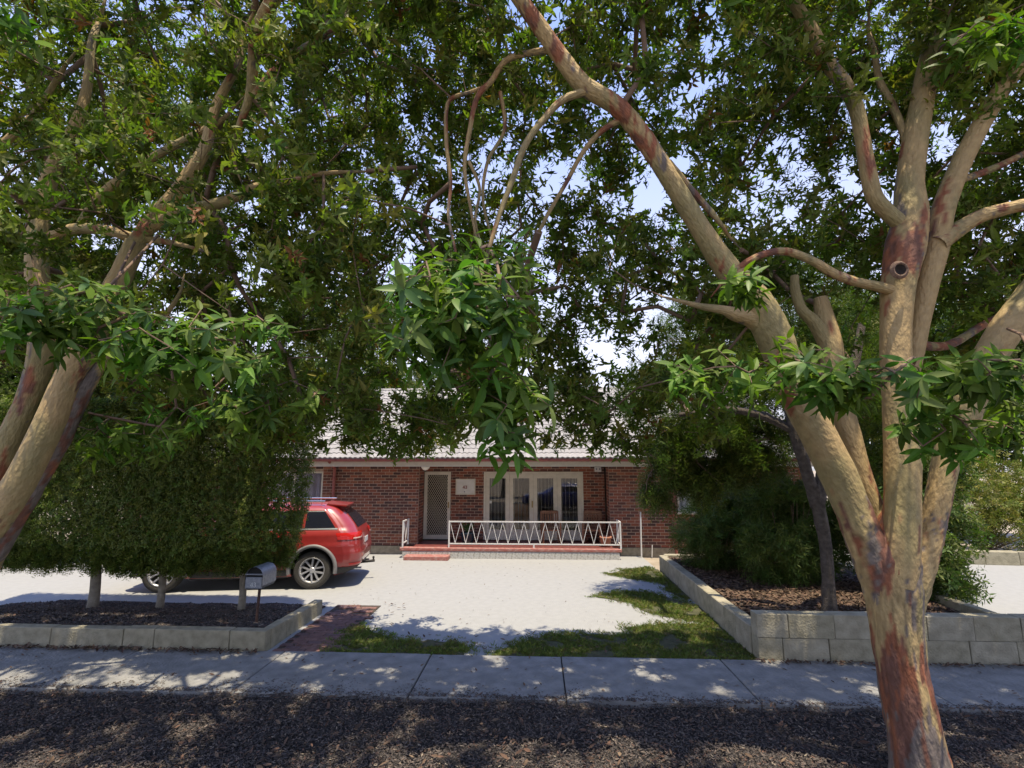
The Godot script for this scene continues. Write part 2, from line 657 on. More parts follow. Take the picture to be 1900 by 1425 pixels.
# ---------------------------------------------------------------- ground
func sheet(lo: Vector3, hi: Vector3, nx: int, nz: int, bump: float) -> ArrayMesh:
	var st := new_st()
	st.set_smooth_group(0)
	for i in nx:
		for k in nz:
			var c := []
			for o in [[0, 0], [1, 0], [1, 1], [0, 1]]:
				var x := lerpf(lo.x, hi.x, float(i + o[0]) / nx)
				var z := lerpf(lo.z, hi.z, float(k + o[1]) / nz)
				c.append(Vector3(x, hi.y + bump * patch_noise.get_noise_2d(x * 0.8, z * 0.8), z))
			quad(st, c[0], c[1], c[2], c[3])
	return done(st)


func chip_mesh(l: float, w: float, h: float) -> ArrayMesh:
	var st := new_st()
	st.set_smooth_group(-1)
	var a := []
	for i in 4:
		var x := l * (i / 3.0 - 0.5)
		var ww := w * (0.5 if i in [0, 3] else 1.0) * rf(0.7, 1.2) * 0.5
		var y := h * rf(-0.5, 0.6)
		a.append([Vector3(x, y, -ww), Vector3(x + rf(-0.1, 0.1) * l, y + h, ww * rf(-0.3, 0.3)), Vector3(x, y, ww)])
	for i in 3:
		quad(st, a[i][0], a[i + 1][0], a[i + 1][1], a[i][1])
		quad(st, a[i][1], a[i + 1][1], a[i + 1][2], a[i][2])
	return done(st, false)


func build_ground() -> void:
	tag(part("ground", box_mesh(Vector3(-200, -0.6, -250), Vector3(200, -0.2, 120)), M.sand), "sandy ground under the whole street", "ground", "", "structure")
	tag(part("road", box_mesh(Vector3(-60, -0.19, -3.0), Vector3(60, -0.12, 6.0)), M.road), "dark asphalt road in front of the verge", "road", "", "structure")
	var kerb = Node3D.new()
	kerb.name = "kerb"
	add_child(kerb)
	tag(kerb, "pale concrete kerb between road and mulched verge", "kerb", "", "structure")
	for i in 12:
		part("kerbstone", block_mesh(Vector3(1.99, 0.19, 0.15), 0.015), M.concrete, kerb, Vector3(-11 + 2.0 * i, -0.085, -3.09))
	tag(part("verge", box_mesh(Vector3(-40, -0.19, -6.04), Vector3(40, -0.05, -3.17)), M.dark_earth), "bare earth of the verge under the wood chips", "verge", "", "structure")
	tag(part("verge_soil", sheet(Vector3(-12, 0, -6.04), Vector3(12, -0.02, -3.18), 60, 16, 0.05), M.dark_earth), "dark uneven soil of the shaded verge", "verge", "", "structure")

	var path := Node3D.new()
	path.name = "footpath"
	add_child(path)
	tag(path, "grey concrete footpath in dappled shade in front of the garden walls", "footpath", "", "structure")
	var joints := [-13.9, -11.85, -9.75, -7.7, -5.6, -3.53, -1.47, 0.31, 2.43, 4.5, 6.55, 8.6, 10.7, 12.8]
	for i in joints.size() - 1:
		var a: float = joints[i]
		var b: float = joints[i + 1]
		part("slab", block_mesh(Vector3(b - a - 0.016, 0.12, 1.27), 0.008, 0.002), M.concrete, path, Vector3((a + b) / 2, -0.032 + 0.003 * (i % 3), -6.69 - 0.006 * (i % 2)))
	part("joint_filling", box_mesh(Vector3(-13.9, -0.1, -7.3), Vector3(12.8, 0.004, -6.08)), M.dark_earth, path)

	tag(part("driveway", sheet(Vector3(-13.5, 0, -15.4), Vector3(3.0, 0.0, -7.3), 40, 20, 0.006), M.drive), "wide pale paved driveway in full sun before the house", "driveway", "", "structure")
	tag(part("yard", sheet(Vector3(-40, 0, -40), Vector3(40, -0.03, -7.28), 20, 20, 0.0), M.sand), "pale sandy yard ground around the house", "ground", "", "structure")
	tag(part("side_driveway", sheet(Vector3(6.75, 0, -17), Vector3(20, 0.004, -7.34), 20, 20, 0.004), M.drive), "white sunlit neighbouring driveway beyond the walled garden bed", "driveway", "", "structure")

	# strip of small clay pavers beside the left bed
	var strip := Node3D.new()
	strip.name = "paver_strip"
	add_child(strip)
	tag(strip, "strip of dark red-brown clay pavers along the left bed wall", "paving", "", "structure")
	part("bedding_sand", box_mesh(Vector3(-3.74, -0.1, -9.75), Vector3(-2.92, 0.008, -7.33)), M.earth, strip)
	var pavers := []
	for k in 3:
		pavers.append(block_mesh(Vector3(0.222, 0.06, 0.107), 0.004))
	for r in 21:
		var x := -3.74 + (0.113 if r % 2 else 0.0)
		var z := -7.4 - 0.113 * r
		while x < -3.0 + rf(-0.25, 0.12) * (1.0 if r > 14 else 0.3):
			if r < 16 or rng.randf() < 1.0 - (r - 15) * 0.12:
				part("paver", pavers[rng.randi() % 3], M.paver[rng.randi() % 3], strip, Vector3(x + 0.113, -0.008 + rf(-0.002, 0.003), z), Vector3(0, rf(-0.01, 0.01), 0))
			x += 0.228

	# turf patches, their outlines measured on the ground
	var outlines := [
		[[608, 1217], [640, 1170], [668, 1162], [700, 1178], [740, 1190], [800, 1189], [862, 1196], [874, 1206], [850, 1222], [700, 1220]],
		[[908, 1224], [932, 1206], [975, 1190], [1012, 1180], [1075, 1178], [1135, 1180], [1180, 1176], [1160, 1166], [1240, 1158], [1330, 1160], [1360, 1178], [1408, 1228], [1200, 1228]],
		[[1103, 1108], [1150, 1098], [1205, 1100], [1250, 1112], [1300, 1128], [1345, 1152], [1330, 1160], [1290, 1154], [1240, 1146], [1200, 1136], [1170, 1120]],
		[[1128, 1066], [1160, 1058], [1205, 1055], [1240, 1062], [1262, 1082], [1295, 1112], [1270, 1112], [1240, 1098], [1225, 1082], [1180, 1076]],
	]
	var blades: Array = []
	var st := new_st()
	for o in outlines:
		var poly := PackedVector2Array()
		for q in o:
			var g := ground_at(q[0], q[1])
			poly.append(Vector2(g.x, g.z))
		var fine := PackedVector2Array()
		for i in poly.size():
			var a := poly[i]
			var b := poly[(i + 1) % poly.size()]
			for k in 5:
				var m := a.lerp(b, k / 5.0)
				fine.append(m + Vector2(patch_noise.get_noise_2d(m.x * 4.0, m.y * 4.0), patch_noise.get_noise_2d(m.x * 4.0 + 50.0, m.y * 4.0)) * 0.1)
		var t := Geometry2D.triangulate_polygon(fine)
		for i in range(0, t.size(), 3):
			var tr := [fine[t[i]], fine[t[i + 1]], fine[t[i + 2]]]
			if (tr[1] - tr[0]).cross(tr[2] - tr[0]) < 0: tr.reverse()
			for q in tr:
				st.add_vertex(Vector3(q.x, 0.012, q.y))
		var lo := poly[0]
		var hi := poly[0]
		for q in poly:
			lo = lo.min(q)
			hi = hi.max(q)
		var area := (hi.x - lo.x + 0.6) * (hi.y - lo.y + 0.6)
		for i in int(area * 1300.0):
			var q := Vector2(rf(lo.x - 0.3, hi.x + 0.3), rf(lo.y - 0.3, hi.y + 0.3))
			var inside := Geometry2D.is_point_in_polygon(q, poly)
			if not inside:
				var near := 9.0
				for k in poly.size():
					near = minf(near, q.distance_to(Geometry2D.get_closest_point_to_segment(q, poly[k], poly[(k + 1) % poly.size()])))
				if near > 0.32 or rng.randf() < near / 0.32 + 0.35: continue
			if q.x > 2.95 or q.y > -7.34: continue
			if clump_noise.get_noise_2d(q.x * 3.0, q.y * 3.0) < -0.35: continue
			blades.append(turned(Vector3(rf(-0.3, 0.3), 1, rf(-0.3, 0.3)), rf(0, TAU), rf(0.5, 1.2) * (1.0 if rng.randf() < 0.9 else 1.7), Vector3(q.x, 0.01, q.y)))
	tag(part("turf", done(st, false), M.turf), "brown soil of the worn lawn patches by the footpath", "lawn", "", "structure")
	var tuft := new_st()
	tuft.set_smooth_group(-1)
	for i in 9:
		var t := TAU * i / 9.0
		var d := Vector3(cos(t) * rf(0.4, 1.1), 1.0, sin(t) * rf(0.4, 1.1)).normalized()
		add_leaf(tuft, Vector3(rf(-0.02, 0.02), 0, rf(-0.02, 0.02)), d, Vector3(-d.z, 0.2, d.x), rf(0.03, 0.055), 0.006, 0.3, 2, 0.1, Color(1, 1, 1) * rf(0.8, 1.2))
	var turf_tint := green(Color(0.16, 0.205, 0.05), 0.45)
	for k in 9: turf_tint[k * 6] = Color(0.24, 0.19, 0.09) * rf(0.6, 1.1)
	tag(scatter("grass", done(tuft, false), M.grass, blades, turf_tint), "short green grass of the patchy lawn on the driveway", "grass")


func build_litter() -> void:
	# wood chips on the verge
	var chips := []
	var tints := []
	for i in 71:
		var v := rng.randf()
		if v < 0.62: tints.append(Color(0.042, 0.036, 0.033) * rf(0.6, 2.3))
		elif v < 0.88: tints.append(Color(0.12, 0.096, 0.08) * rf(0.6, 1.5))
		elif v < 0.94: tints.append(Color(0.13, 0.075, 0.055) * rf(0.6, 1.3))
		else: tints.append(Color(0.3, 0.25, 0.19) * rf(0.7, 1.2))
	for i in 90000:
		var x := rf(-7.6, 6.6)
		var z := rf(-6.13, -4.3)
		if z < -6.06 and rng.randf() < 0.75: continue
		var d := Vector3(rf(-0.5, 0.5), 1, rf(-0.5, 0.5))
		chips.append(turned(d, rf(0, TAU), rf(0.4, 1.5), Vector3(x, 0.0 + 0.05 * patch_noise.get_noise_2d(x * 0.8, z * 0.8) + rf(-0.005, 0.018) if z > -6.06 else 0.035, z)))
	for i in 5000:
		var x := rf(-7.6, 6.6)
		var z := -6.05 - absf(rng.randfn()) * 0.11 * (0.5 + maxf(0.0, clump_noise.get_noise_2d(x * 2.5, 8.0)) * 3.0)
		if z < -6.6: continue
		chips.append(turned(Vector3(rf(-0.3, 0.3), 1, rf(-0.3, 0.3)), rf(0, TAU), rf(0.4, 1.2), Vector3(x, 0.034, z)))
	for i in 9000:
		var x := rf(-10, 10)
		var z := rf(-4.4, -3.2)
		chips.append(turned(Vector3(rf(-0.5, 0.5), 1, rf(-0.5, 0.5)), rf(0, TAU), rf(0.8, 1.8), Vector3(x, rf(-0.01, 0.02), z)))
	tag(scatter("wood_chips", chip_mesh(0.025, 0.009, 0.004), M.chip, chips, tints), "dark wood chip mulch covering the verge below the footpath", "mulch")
	# mulch on the left bed
	chips = []
	for i in 26000:
		var x := rf(-12.0, -3.95)
		var z := rf(-9.7, -7.5)
		if z < bed_back(x) + 0.05: continue
		chips.append(turned(Vector3(rf(-0.5, 0.5), 1, rf(-0.5, 0.5)), rf(0, TAU), rf(0.6, 1.5), Vector3(x, bed_height(x, z) + rf(0.0, 0.015), z)))
	tag(scatter("bark_mulch", chip_mesh(0.05, 0.018, 0.006), M.chip, chips, tints), "dark bark mulch under the clipped hedge in the left bed", "mulch")
	# fallen leaves
	var fallen := new_st()
	fallen.set_smooth_group(-1)
	add_leaf(fallen, Vector3(-0.05, 0, 0), Vector3.RIGHT, Vector3.UP, 0.1, 0.035, -0.12, 3, 0.3, Color.WHITE)
	var places := []
	for i in 15000:
		var x := rf(3.2, 6.5)
		var z := rf(-13.0, -7.6)
		places.append(turned(Vector3(rf(-0.5, 0.5), 1, rf(-0.5, 0.5)), rf(0, TAU), rf(0.6, 1.2), Vector3(x, 0.33 + 0.05 * patch_noise.get_noise_2d(x * 0.8, z * 0.8) + rf(0, 0.025), z)))
	for i in 500:  # drifted along the foot of the left wall and over the footpath edge
		var x := rf(-9.0, -3.9)
		if clump_noise.get_noise_2d(x * 2.0, 3.0) < -0.05: continue
		places.append(turned(Vector3(rf(-0.6, 0.6), 1, rf(-0.6, 0.6)), rf(0, TAU), rf(0.5, 1.0), Vector3(x, 0.045 + rf(0, 0.02), -7.3 + absf(rng.randfn()) * 0.06)))
	for i in 260:
		places.append(turned(Vector3(rf(-0.6, 0.6), 1, rf(-0.6, 0.6)), rf(0, TAU), rf(0.5, 1.0), Vector3(rf(2.9, 8.0), 0.045 + rf(0, 0.02), -7.27 + absf(rng.randfn()) * 0.05)))
	for i in 420:
		var x := rf(-3.7, 3.0)
		var z := rf(-9.9, -7.4)
		if x > -2.3 and z < -8.2: continue
		places.append(turned(Vector3(rf(-0.4, 0.4), 1, rf(-0.4, 0.4)), rf(0, TAU), rf(0.4, 0.9), Vector3(x, 0.03, z)))
	for i in 900:
		places.append(turned(Vector3(rf(-0.6, 0.6), 1, rf(-0.6, 0.6)), rf(0, TAU), rf(0.5, 1.0), Vector3(rf(-7.5, 6.5), 0.035, rf(-6.05, -4.4))))
	for i in 240:
		places.append(turned(Vector3(rf(-0.3, 0.3), 1, rf(-0.3, 0.3)), rf(0, TAU), rf(0.2, 0.5), Vector3(rf(-4.0, 3.0), 0.012, rf(-14.2, -8.0))))
	for i in 160:
		places.append(turned(Vector3(rf(-0.3, 0.3), 1, rf(-0.3, 0.3)), rf(0, TAU), rf(0.4, 0.8), Vector3(rf(-7.5, 6.5), 0.04, rf(-7.25, -6.1))))
	var brown := []
	for i in 53:
		brown.append(Color(0.12, 0.06, 0.04).lerp(Color(0.2, 0.14, 0.09), rng.randf()) * rf(0.25, 1.0))
	tag(scatter("fallen_leaves", done(fallen, false), M.chip, places, brown), "dry brown fallen leaves in the right bed and along the walls", "leaf litter")


# ---------------------------------------------------------------- house
func brick_places(u0: float, u1: float, y0: float, y1: float, holes: Array) -> Array:
	var out := []
	var row := 0
	var y := y0
	while y + 0.07 < y1:
		var u := u0 - (0.12 if row % 2 else 0.0)
		while u < u1 - 0.02:
			var a := maxf(u, u0)
			var b := minf(u + 0.23, u1)
			var cut := [[a, b]]
			for h in holes:
				if y + 0.076 > h[2] and y < h[3]:
					var next := []
					for c in cut:
						if c[1] <= h[0] or c[0] >= h[1]: next.append(c)
						else:
							if c[0] < h[0] - 0.03: next.append([c[0], h[0]])
							if c[1] > h[1] + 0.03: next.append([h[1], c[1]])
					cut = next
			for c in cut:
				if c[1] - c[0] > 0.03: out.append([c[0], c[1], y])
			u += 0.24
		y += 0.086
		row += 1
	return out


var bricks_left := 300
var brick_meshes := []


# a facade that looks towards +z, or (sideways) towards +x / -x
func brick_wall(house: Node3D, called: String, u0: float, u1: float, y0: float, y1: float, plane: float, facing: int, holes: Array, many: Array, singly: bool) -> void:
	# holes split the mortar backing into boxes
	var st := new_st()
	var us := [u0, u1]
	for h in holes:
		for e in [h[0], h[1]]:
			if e > u0 and e < u1: us.append(e)
	us.sort()
	for i in us.size() - 1:
		if us[i + 1] - us[i] < 0.001: continue
		var m: float = (us[i] + us[i + 1]) / 2.0
		var ys := [y0, y1]
		for h in holes:
			if m > h[0] and m < h[1]:
				ys = [y0, maxf(y0, h[2]), minf(h[3], y1), y1]
		for k in range(0, ys.size(), 2):
			if ys[k + 1] - ys[k] < 0.01: continue
			if facing == 0: add_box(st, Vector3(us[i], ys[k], plane - 0.2), Vector3(us[i + 1], ys[k + 1], plane))
			else: add_box(st, Vector3(plane - (0.2 if facing > 0 else 0.0), ys[k], us[i]), Vector3(plane + (0.0 if facing > 0 else 0.2), ys[k + 1], us[i + 1]))
	var w := part(called, done(st, false), M.mortar, house)
	for b in brick_places(u0, u1, y0, y1, holes):
		var l: float = b[1] - b[0]
		var mid: float = (b[0] + b[1]) / 2.0
		var at := Vector3(mid, b[2] + 0.038, plane - 0.019 + rf(-0.0015, 0.002)) if facing == 0 else Vector3(plane - facing * (0.019 + rf(-0.002, 0.0015)), b[2] + 0.038, mid)
		var turn := 0.0 if facing == 0 else PI / 2
		if singly and bricks_left > 0 and b[2] < 2.5:
			bricks_left -= 1
			var o := part("brick", brick_meshes[rng.randi() % brick_meshes.size()], M.brick[[0, 1, 2, 3, 4, 1, 2][rng.randi() % 7]], w, at, Vector3(rf(-0.004, 0.004), turn, rf(-0.006, 0.006)))
			o.scale.x = l / 0.23
		else:
			many.append(Transform3D(Basis(Vector3.UP, turn).scaled_local(Vector3(l / 0.23, 1, 1)), at))


func lattice(x0: float, x1: float, y0: float, y1: float, z: float, pitch: float, r: float) -> ArrayMesh:
	var st := new_st()
	for s in [-1.0, 1.0]:
		var c := y0 - (x1 - x0) * 1.6 - pitch
		while c < y1 + (x1 - x0) * 1.6:
			# the line y = c + s * 1.6 * (x - x0), clipped to the frame
			var a := x0
			var b := x1
			var ya := c if s > 0 else c + 1.6 * (x1 - x0)
			var f := func(x): return c + 1.6 * (x - x0) if s > 0 else c + 1.6 * (x1 - x)
			if s > 0:
				a = clampf(x0 + (y0 - c) / 1.6, x0, x1)
				b = clampf(x0 + (y1 - c) / 1.6, x0, x1)
			else:
				a = clampf(x1 - (y1 - c) / 1.6, x0, x1)
				b = clampf(x1 - (y0 - c) / 1.6, x0, x1)
			if b - a > 0.01:
				add_bar(st, Vector3(a, f.call(a), z + s * r * 0.7), Vector3(b, f.call(b), z + s * r * 0.7), r, 4)
			c += pitch
	return done(st, false)


func frame_mesh(x0: float, x1: float, y0: float, y1: float, z0: float, z1: float, t: float, bottom := -1.0) -> ArrayMesh:
	if bottom < 0.0: bottom = t
	var st := new_st()
	add_box(st, Vector3(x0, y0, z0), Vector3(x0 + t, y1, z1))
	add_box(st, Vector3(x1 - t, y0, z0), Vector3(x1, y1, z1))
	add_box(st, Vector3(x0 + t, y1 - t, z0), Vector3(x1 - t, y1, z1))
	add_box(st, Vector3(x0 + t, y0, z0), Vector3(x1 - t, y0 + bottom, z1))
	return done(st, false)


func tile_mesh(w: float, l: float) -> ArrayMesh:
	# a concrete roof tile: two rolls across, thick front edge towards +z
	var st := new_st()
	var n := 10
	var top := []
	for i in n + 1:
		var t := float(i) / n
		top.append(Vector2((t - 0.5) * w, 0.034 + 0.013 * cos(t * TAU * 2.0)))
	for i in n:
		var a: Vector2 = top[i]
		var b: Vector2 = top[i + 1]
		st.set_smooth_group(0)
		quad(st, Vector3(a.x, a.y, l), Vector3(a.x, a.y, 0), Vector3(b.x, b.y, 0), Vector3(b.x, b.y, l))
		st.set_smooth_group(-1)
		quad(st, Vector3(a.x, a.y - 0.04, l), Vector3(a.x, a.y, l), Vector3(b.x, b.y, l), Vector3(b.x, b.y - 0.04, l))
	return done(st)


func build_house() -> void:
	var h := thing("brick_house", "single storey red brick house with pale tiled roof and recessed porch", "house", Vector3.ZERO)
	for k in 3:
		brick_meshes.append(block_mesh(Vector3(0.225, 0.071, 0.05), 0.005, 0.0015))
	var many := []
	var FZ := -15.2
	var RZ := -15.9
	brick_wall(h, "wall", -6.5, -3.55, 0.24, 2.56, FZ, 0, [], many, true)
	brick_wall(h, "wall", -12.5, -6.5, 0.24, 2.56, FZ, 0, [[-8.3, -6.505, 0.95, 2.4]], many, false)
	brick_wall(h, "wall", 2.13, 7.6, 0.24, 2.56, FZ, 0, [[4.1, 5.87, 1.25, 2.4]], many, false)
	brick_wall(h, "wall", -3.5, 2.09, 0.335, 2.56, RZ, 0, [[-3.53, -2.7, 0.3, 2.385], [-1.66, 1.43, 0.3, 2.385]], many, false)
	brick_wall(h, "wall", -15.88, -15.26, 0.335, 2.56, -3.55, 1, [], many, false)
	brick_wall(h, "wall", -15.88, -15.26, 0.335, 2.56, 2.13, -1, [], many, false)
	var tints := []
	for i in 97:
		tints.append([Color(0.235, 0.074, 0.044), Color(0.195, 0.064, 0.04), Color(0.13, 0.05, 0.038), Color(0.265, 0.1, 0.058), Color(0.085, 0.042, 0.036), Color(0.21, 0.07, 0.044)][rng.randi() % 6] * rf(0.8, 1.2))
	scatter("brickwork", block_mesh(Vector3(0.225, 0.071, 0.05), 0.005), M.brick_many, many, tints, h)
	# the body of the house behind the facades
	part("side_wall", box_mesh(Vector3(-12.7, 0.0, -25.5), Vector3(-12.5, 2.56, -15.22)), M.brick[1], h)
	part("side_wall", box_mesh(Vector3(7.6, 0.0, -25.5), Vector3(7.8, 2.56, -15.22)), M.brick[1], h)
	part("rear_wall", box_mesh(Vector3(-12.5, 0.0, -25.7), Vector3(7.6, 2.56, -25.5)), M.brick[1], h)
	part("inner_floor", box_mesh(Vector3(-12.5, 0.05, -25.5), Vector3(7.6, 0.32, -16.12)), M.tan_wood, h)
	part("ceiling", box_mesh(Vector3(-12.5, 2.565, -25.5), Vector3(7.6, 2.65, -15.2)), M.inside, h)
	part("inner_wall", box_mesh(Vector3(-4.6, 0.32, -20.6), Vector3(4.0, 2.56, -20.5)), M.inside, h)
	for x in [-4.7, 4.0]:
		part("inner_wall", box_mesh(Vector3(x, 0.32, -20.5), Vector3(x + 0.1, 2.56, -15.42)), M.inside, h)
	part("plinth", box_mesh(Vector3(-12.52, -0.1, FZ - 0.2), Vector3(-3.9, 0.235, FZ + 0.025)), M.plinth, h)
	part("plinth", box_mesh(Vector3(2.4, -0.1, FZ - 0.2), Vector3(7.62, 0.235, FZ + 0.025)), M.plinth, h)
	# porch slab, its worn painted edge and the step
	part("porch_base", block_mesh(Vector3(6.12, 0.33, 1.3), 0.02, 0.004), M.whitewash, h, Vector3(-0.78, 0.03, -15.22))
	part("porch_edge", block_mesh(Vector3(6.24, 0.1, 0.22), 0.02, 0.004), M.worn_red, h, Vector3(-0.78, 0.245, -14.668))
	part("porch_floor", box_mesh(Vector3(-3.55, 0.1, -16.15), Vector3(2.13, 0.3, -14.72)), M.porch_floor, h)
	part("porch_step", block_mesh(Vector3(1.24, 0.12, 0.34), 0.015, 0.004), M.worn_red, h, Vector3(-3.08, 0.05, -14.4))
	# eaves
	part("fascia", box_mesh(Vector3(-12.9, 2.55, -14.745), Vector3(8.0, 2.71, -14.72)), M.cream, h)
	part("soffit", box_mesh(Vector3(-12.9, 2.56, -15.95), Vector3(8.0, 2.575, -14.747)), M.cream, h)
	var g := new_st()
	for q in [[[-14.70, 2.80], [-14.70, 2.70]], [[-14.70, 2.70], [-14.6, 2.695]], [[-14.6, 2.695], [-14.575, 2.72]], [[-14.575, 2.72], [-14.57, 2.795]], [[-14.57, 2.795], [-14.583, 2.798]], [[-14.583, 2.798], [-14.59, 2.72]]]:
		quad(g, Vector3(-12.9, q[0][1], q[0][0]), Vector3(8.0, q[0][1], q[0][0]), Vector3(8.0, q[1][1], q[1][0]), Vector3(-12.9, q[1][1], q[1][0]))
	part("gutter", done(g, false), M.red_paint, h)
	for x in [-6.13, 3.98]:
		var dp := part("downpipe", bar_mesh(Vector3(x, 0.05, FZ + 0.07), Vector3(x, 2.5, FZ + 0.07), 0.045, 10), M.red_paint, h)
		part("pipe_bend", bar_mesh(Vector3(x, 2.5, FZ + 0.07), Vector3(x, 2.7, -14.68), 0.045, 10), M.red_paint, dp)
		for y in [0.5, 1.4, 2.2]:
			part("bracket", box_mesh(Vector3(x - 0.06, y, FZ + 0.005), Vector3(x + 0.06, y + 0.03, FZ + 0.12)), M.red_paint, dp)
	# roof
	var slope := atan(0.488)
	var st := new_st()
	var e := Vector3(0, 2.755, -14.62)
	var r := Vector3(0, 2.755 + 0.488 * 5.9, -20.52)
	for s in [[-13.0, 8.1]]:
		quad(st, Vector3(s[0], e.y, e.z), Vector3(s[0], r.y, r.z), Vector3(s[1], r.y, r.z), Vector3(s[1], e.y, e.z))
		quad(st, Vector3(s[0], r.y, r.z), Vector3(s[0], e.y, -26.4), Vector3(s[1], e.y, -26.4), Vector3(s[1], r.y, r.z))
		tri(st, Vector3(s[0], e.y, e.z), Vector3(s[0], e.y, -26.4), Vector3(s[0], r.y, r.z))
		tri(st, Vector3(s[1], e.y, e.z), Vector3(s[1], r.y, r.z), Vector3(s[1], e.y, -26.4))
	var roof := part("roof", done(st, false), M.dark, h)
	var tiles := [tile_mesh(0.302, 0.4), tile_mesh(0.302, 0.4)]
	var rest := []
	var single := 300
	for c in 20:
		for i in 70:
			var x := -12.85 + 0.302 * i
			var d := 0.32 * c
			# each tile's front edge lies on the course below
			var z := -14.56 - d * cos(slope)
			var y := 2.79 + d * sin(slope)
			var tilt := slope - 0.055
			var t := Basis(Vector3.RIGHT, tilt) * Basis(Vector3.UP, rf(-0.004, 0.004))
			var p := Vector3(x + (0.15 if c % 2 else 0.0), y + rf(-0.002, 0.003), z) - t * Vector3(0, 0, 0.4)
			if single > 0 and c < 11 and x > -6.4 and x < 3.2:
				single -= 1
				var o := part("roof_tile", tiles[(c + i) % 2], M.tile[rng.randi() % 3], roof, p)
				o.basis = t
			else:
				rest.append(Transform3D(t, p))
	var tt := []
	for i in 37:
		tt.append(Color(0.29, 0.28, 0.27) * rf(0.85, 1.12))
	scatter("roof_tiling", tiles[0], M.tile_many, rest, tt, roof)
	for i in 52:
		var x := -12.8 + 0.4 * i
		part("ridge_tile", bar_mesh(Vector3(x, r.y + 0.01, r.z), Vector3(x + 0.42, r.y + 0.02, r.z), 0.12, 8), M.tile[i % 3], roof)
	# security door
	var door := part("security_door", frame_mesh(-3.53, -2.7, 0.34, 2.385, RZ - 0.06, RZ + 0.03, 0.095, 0.12), M.cream, h)
	part("grille", lattice(-3.435, -2.795, 0.46, 2.29, RZ + 0.0, 0.105, 0.006), M.mesh_metal, door)
	part("door_leaf", box_mesh(Vector3(-3.44, 0.4, RZ - 0.12), Vector3(-2.79, 2.3, RZ - 0.07)), M.dark, door)
	part("handle", box_mesh(Vector3(-2.77, 1.28, RZ + 0.03), Vector3(-2.735, 1.46, RZ + 0.07)), M.brass, door)
	part("threshold", box_mesh(Vector3(-3.53, 0.301, RZ - 0.1), Vector3(-2.7, 0.338, RZ + 0.06)), M.dark, h)
	# four french door leaves
	var fd := part("french_doors", frame_mesh(-1.66, 1.43, 0.33, 2.385, RZ - 0.1, RZ + 0.035, 0.06, 0.04), M.cream, h)
	var w := (1.43 + 1.66 - 0.12) / 4.0
	for k in 4:
		var x0 := -1.6 + w * k + 0.003
		var x1 := x0 + w - 0.006
		var lf := new_st()
		var t := 0.105
		add_box(lf, Vector3(x0, 0.372, RZ - 0.045), Vector3(x0 + t, 2.32, RZ + 0.01))
		add_box(lf, Vector3(x1 - t, 0.372, RZ - 0.045), Vector3(x1, 2.32, RZ + 0.01))
		add_box(lf, Vector3(x0 + t, 2.2, RZ - 0.045), Vector3(x1 - t, 2.32, RZ + 0.01))
		add_box(lf, Vector3(x0 + t, 0.372, RZ - 0.045), Vector3(x1 - t, 0.62, RZ + 0.01))
		part("door_leaf", done(lf, false), M.cream, fd)
		part("pane", box_mesh(Vector3(x0 + t, 0.62, RZ - 0.02), Vector3(x1 - t, 2.2, RZ - 0.014)), M.glass, fd)
		part("glazing_bead", frame_mesh(x0 + t, x1 - t, 0.62, 2.2, RZ - 0.01, RZ + 0.016, 0.014), M.cream, fd)
		var bl := new_st()
		for q in 5:
			var x := lerpf(x0 + t + 0.05, x1 - t - 0.05, q / 4.0) + rf(-0.02, 0.02)
			bl.set_smooth_group(-1)
			quad(bl, Vector3(x - 0.008, 0.7, RZ - 0.12), Vector3(x - 0.008, 2.25, RZ - 0.12), Vector3(x + 0.008, 2.25, RZ - 0.16), Vector3(x + 0.008, 0.7, RZ - 0.16))
		part("blind_slat", done(bl, false), M.blind, fd)
	part("handle", box_mesh(Vector3(-0.17, 1.3, RZ + 0.01), Vector3(-0.13, 1.5, RZ + 0.05)), M.brass, fd)
	part("latch_plate", box_mesh(Vector3(-1.49, 1.42, RZ - 0.005), Vector3(-1.41, 1.5, RZ + 0.004)), M.white, fd)
	# windows
	for q in [[-8.3, -6.505, 0.95, 2.4, "curtain"], [4.1, 5.87, 1.25, 2.4, "white_curtain"]]:
		var wf := part("window", frame_mesh(q[0] + 0.003, q[1] - 0.003, q[2] + 0.003, q[3] - 0.003, FZ - 0.15, FZ - 0.02, 0.05), M.cream, h)
		var mid: float = (q[0] + q[1]) / 2.0
		part("mullion", box_mesh(Vector3(mid - 0.025, q[2] + 0.053, FZ - 0.13), Vector3(mid + 0.025, q[3] - 0.053, FZ - 0.03)), M.cream, wf)
		for s in 2:
			part("pane", box_mesh(Vector3(q[0] + 0.053 if s == 0 else mid + 0.025, q[2] + 0.053, FZ - 0.09), Vector3(mid - 0.025 if s == 0 else q[1] - 0.053, q[3] - 0.053, FZ - 0.084)), M.glass, wf)
		var ct := new_st()
		var nn := 40
		for k in nn:
			var xa := lerpf(q[0], q[1], float(k) / nn)
			var xb := lerpf(q[0], q[1], float(k + 1) / nn)
			quad(ct, Vector3(xa, q[2] - 0.05, FZ - 0.3 + 0.03 * sin(k * 1.3)), Vector3(xa, q[3], FZ - 0.3 + 0.03 * sin(k * 1.3)), Vector3(xb, q[3], FZ - 0.3 + 0.03 * sin((k + 1) * 1.3)), Vector3(xb, q[2] - 0.05, FZ - 0.3 + 0.03 * sin((k + 1) * 1.3)))
		part("curtain", done(ct), M[q[4]], wf)
		part("sill", block_mesh(Vector3(q[1] - q[0] + 0.1, 0.06, 0.2), 0.01), M.cream, wf, Vector3(mid, q[2] - 0.03, FZ + 0.01))
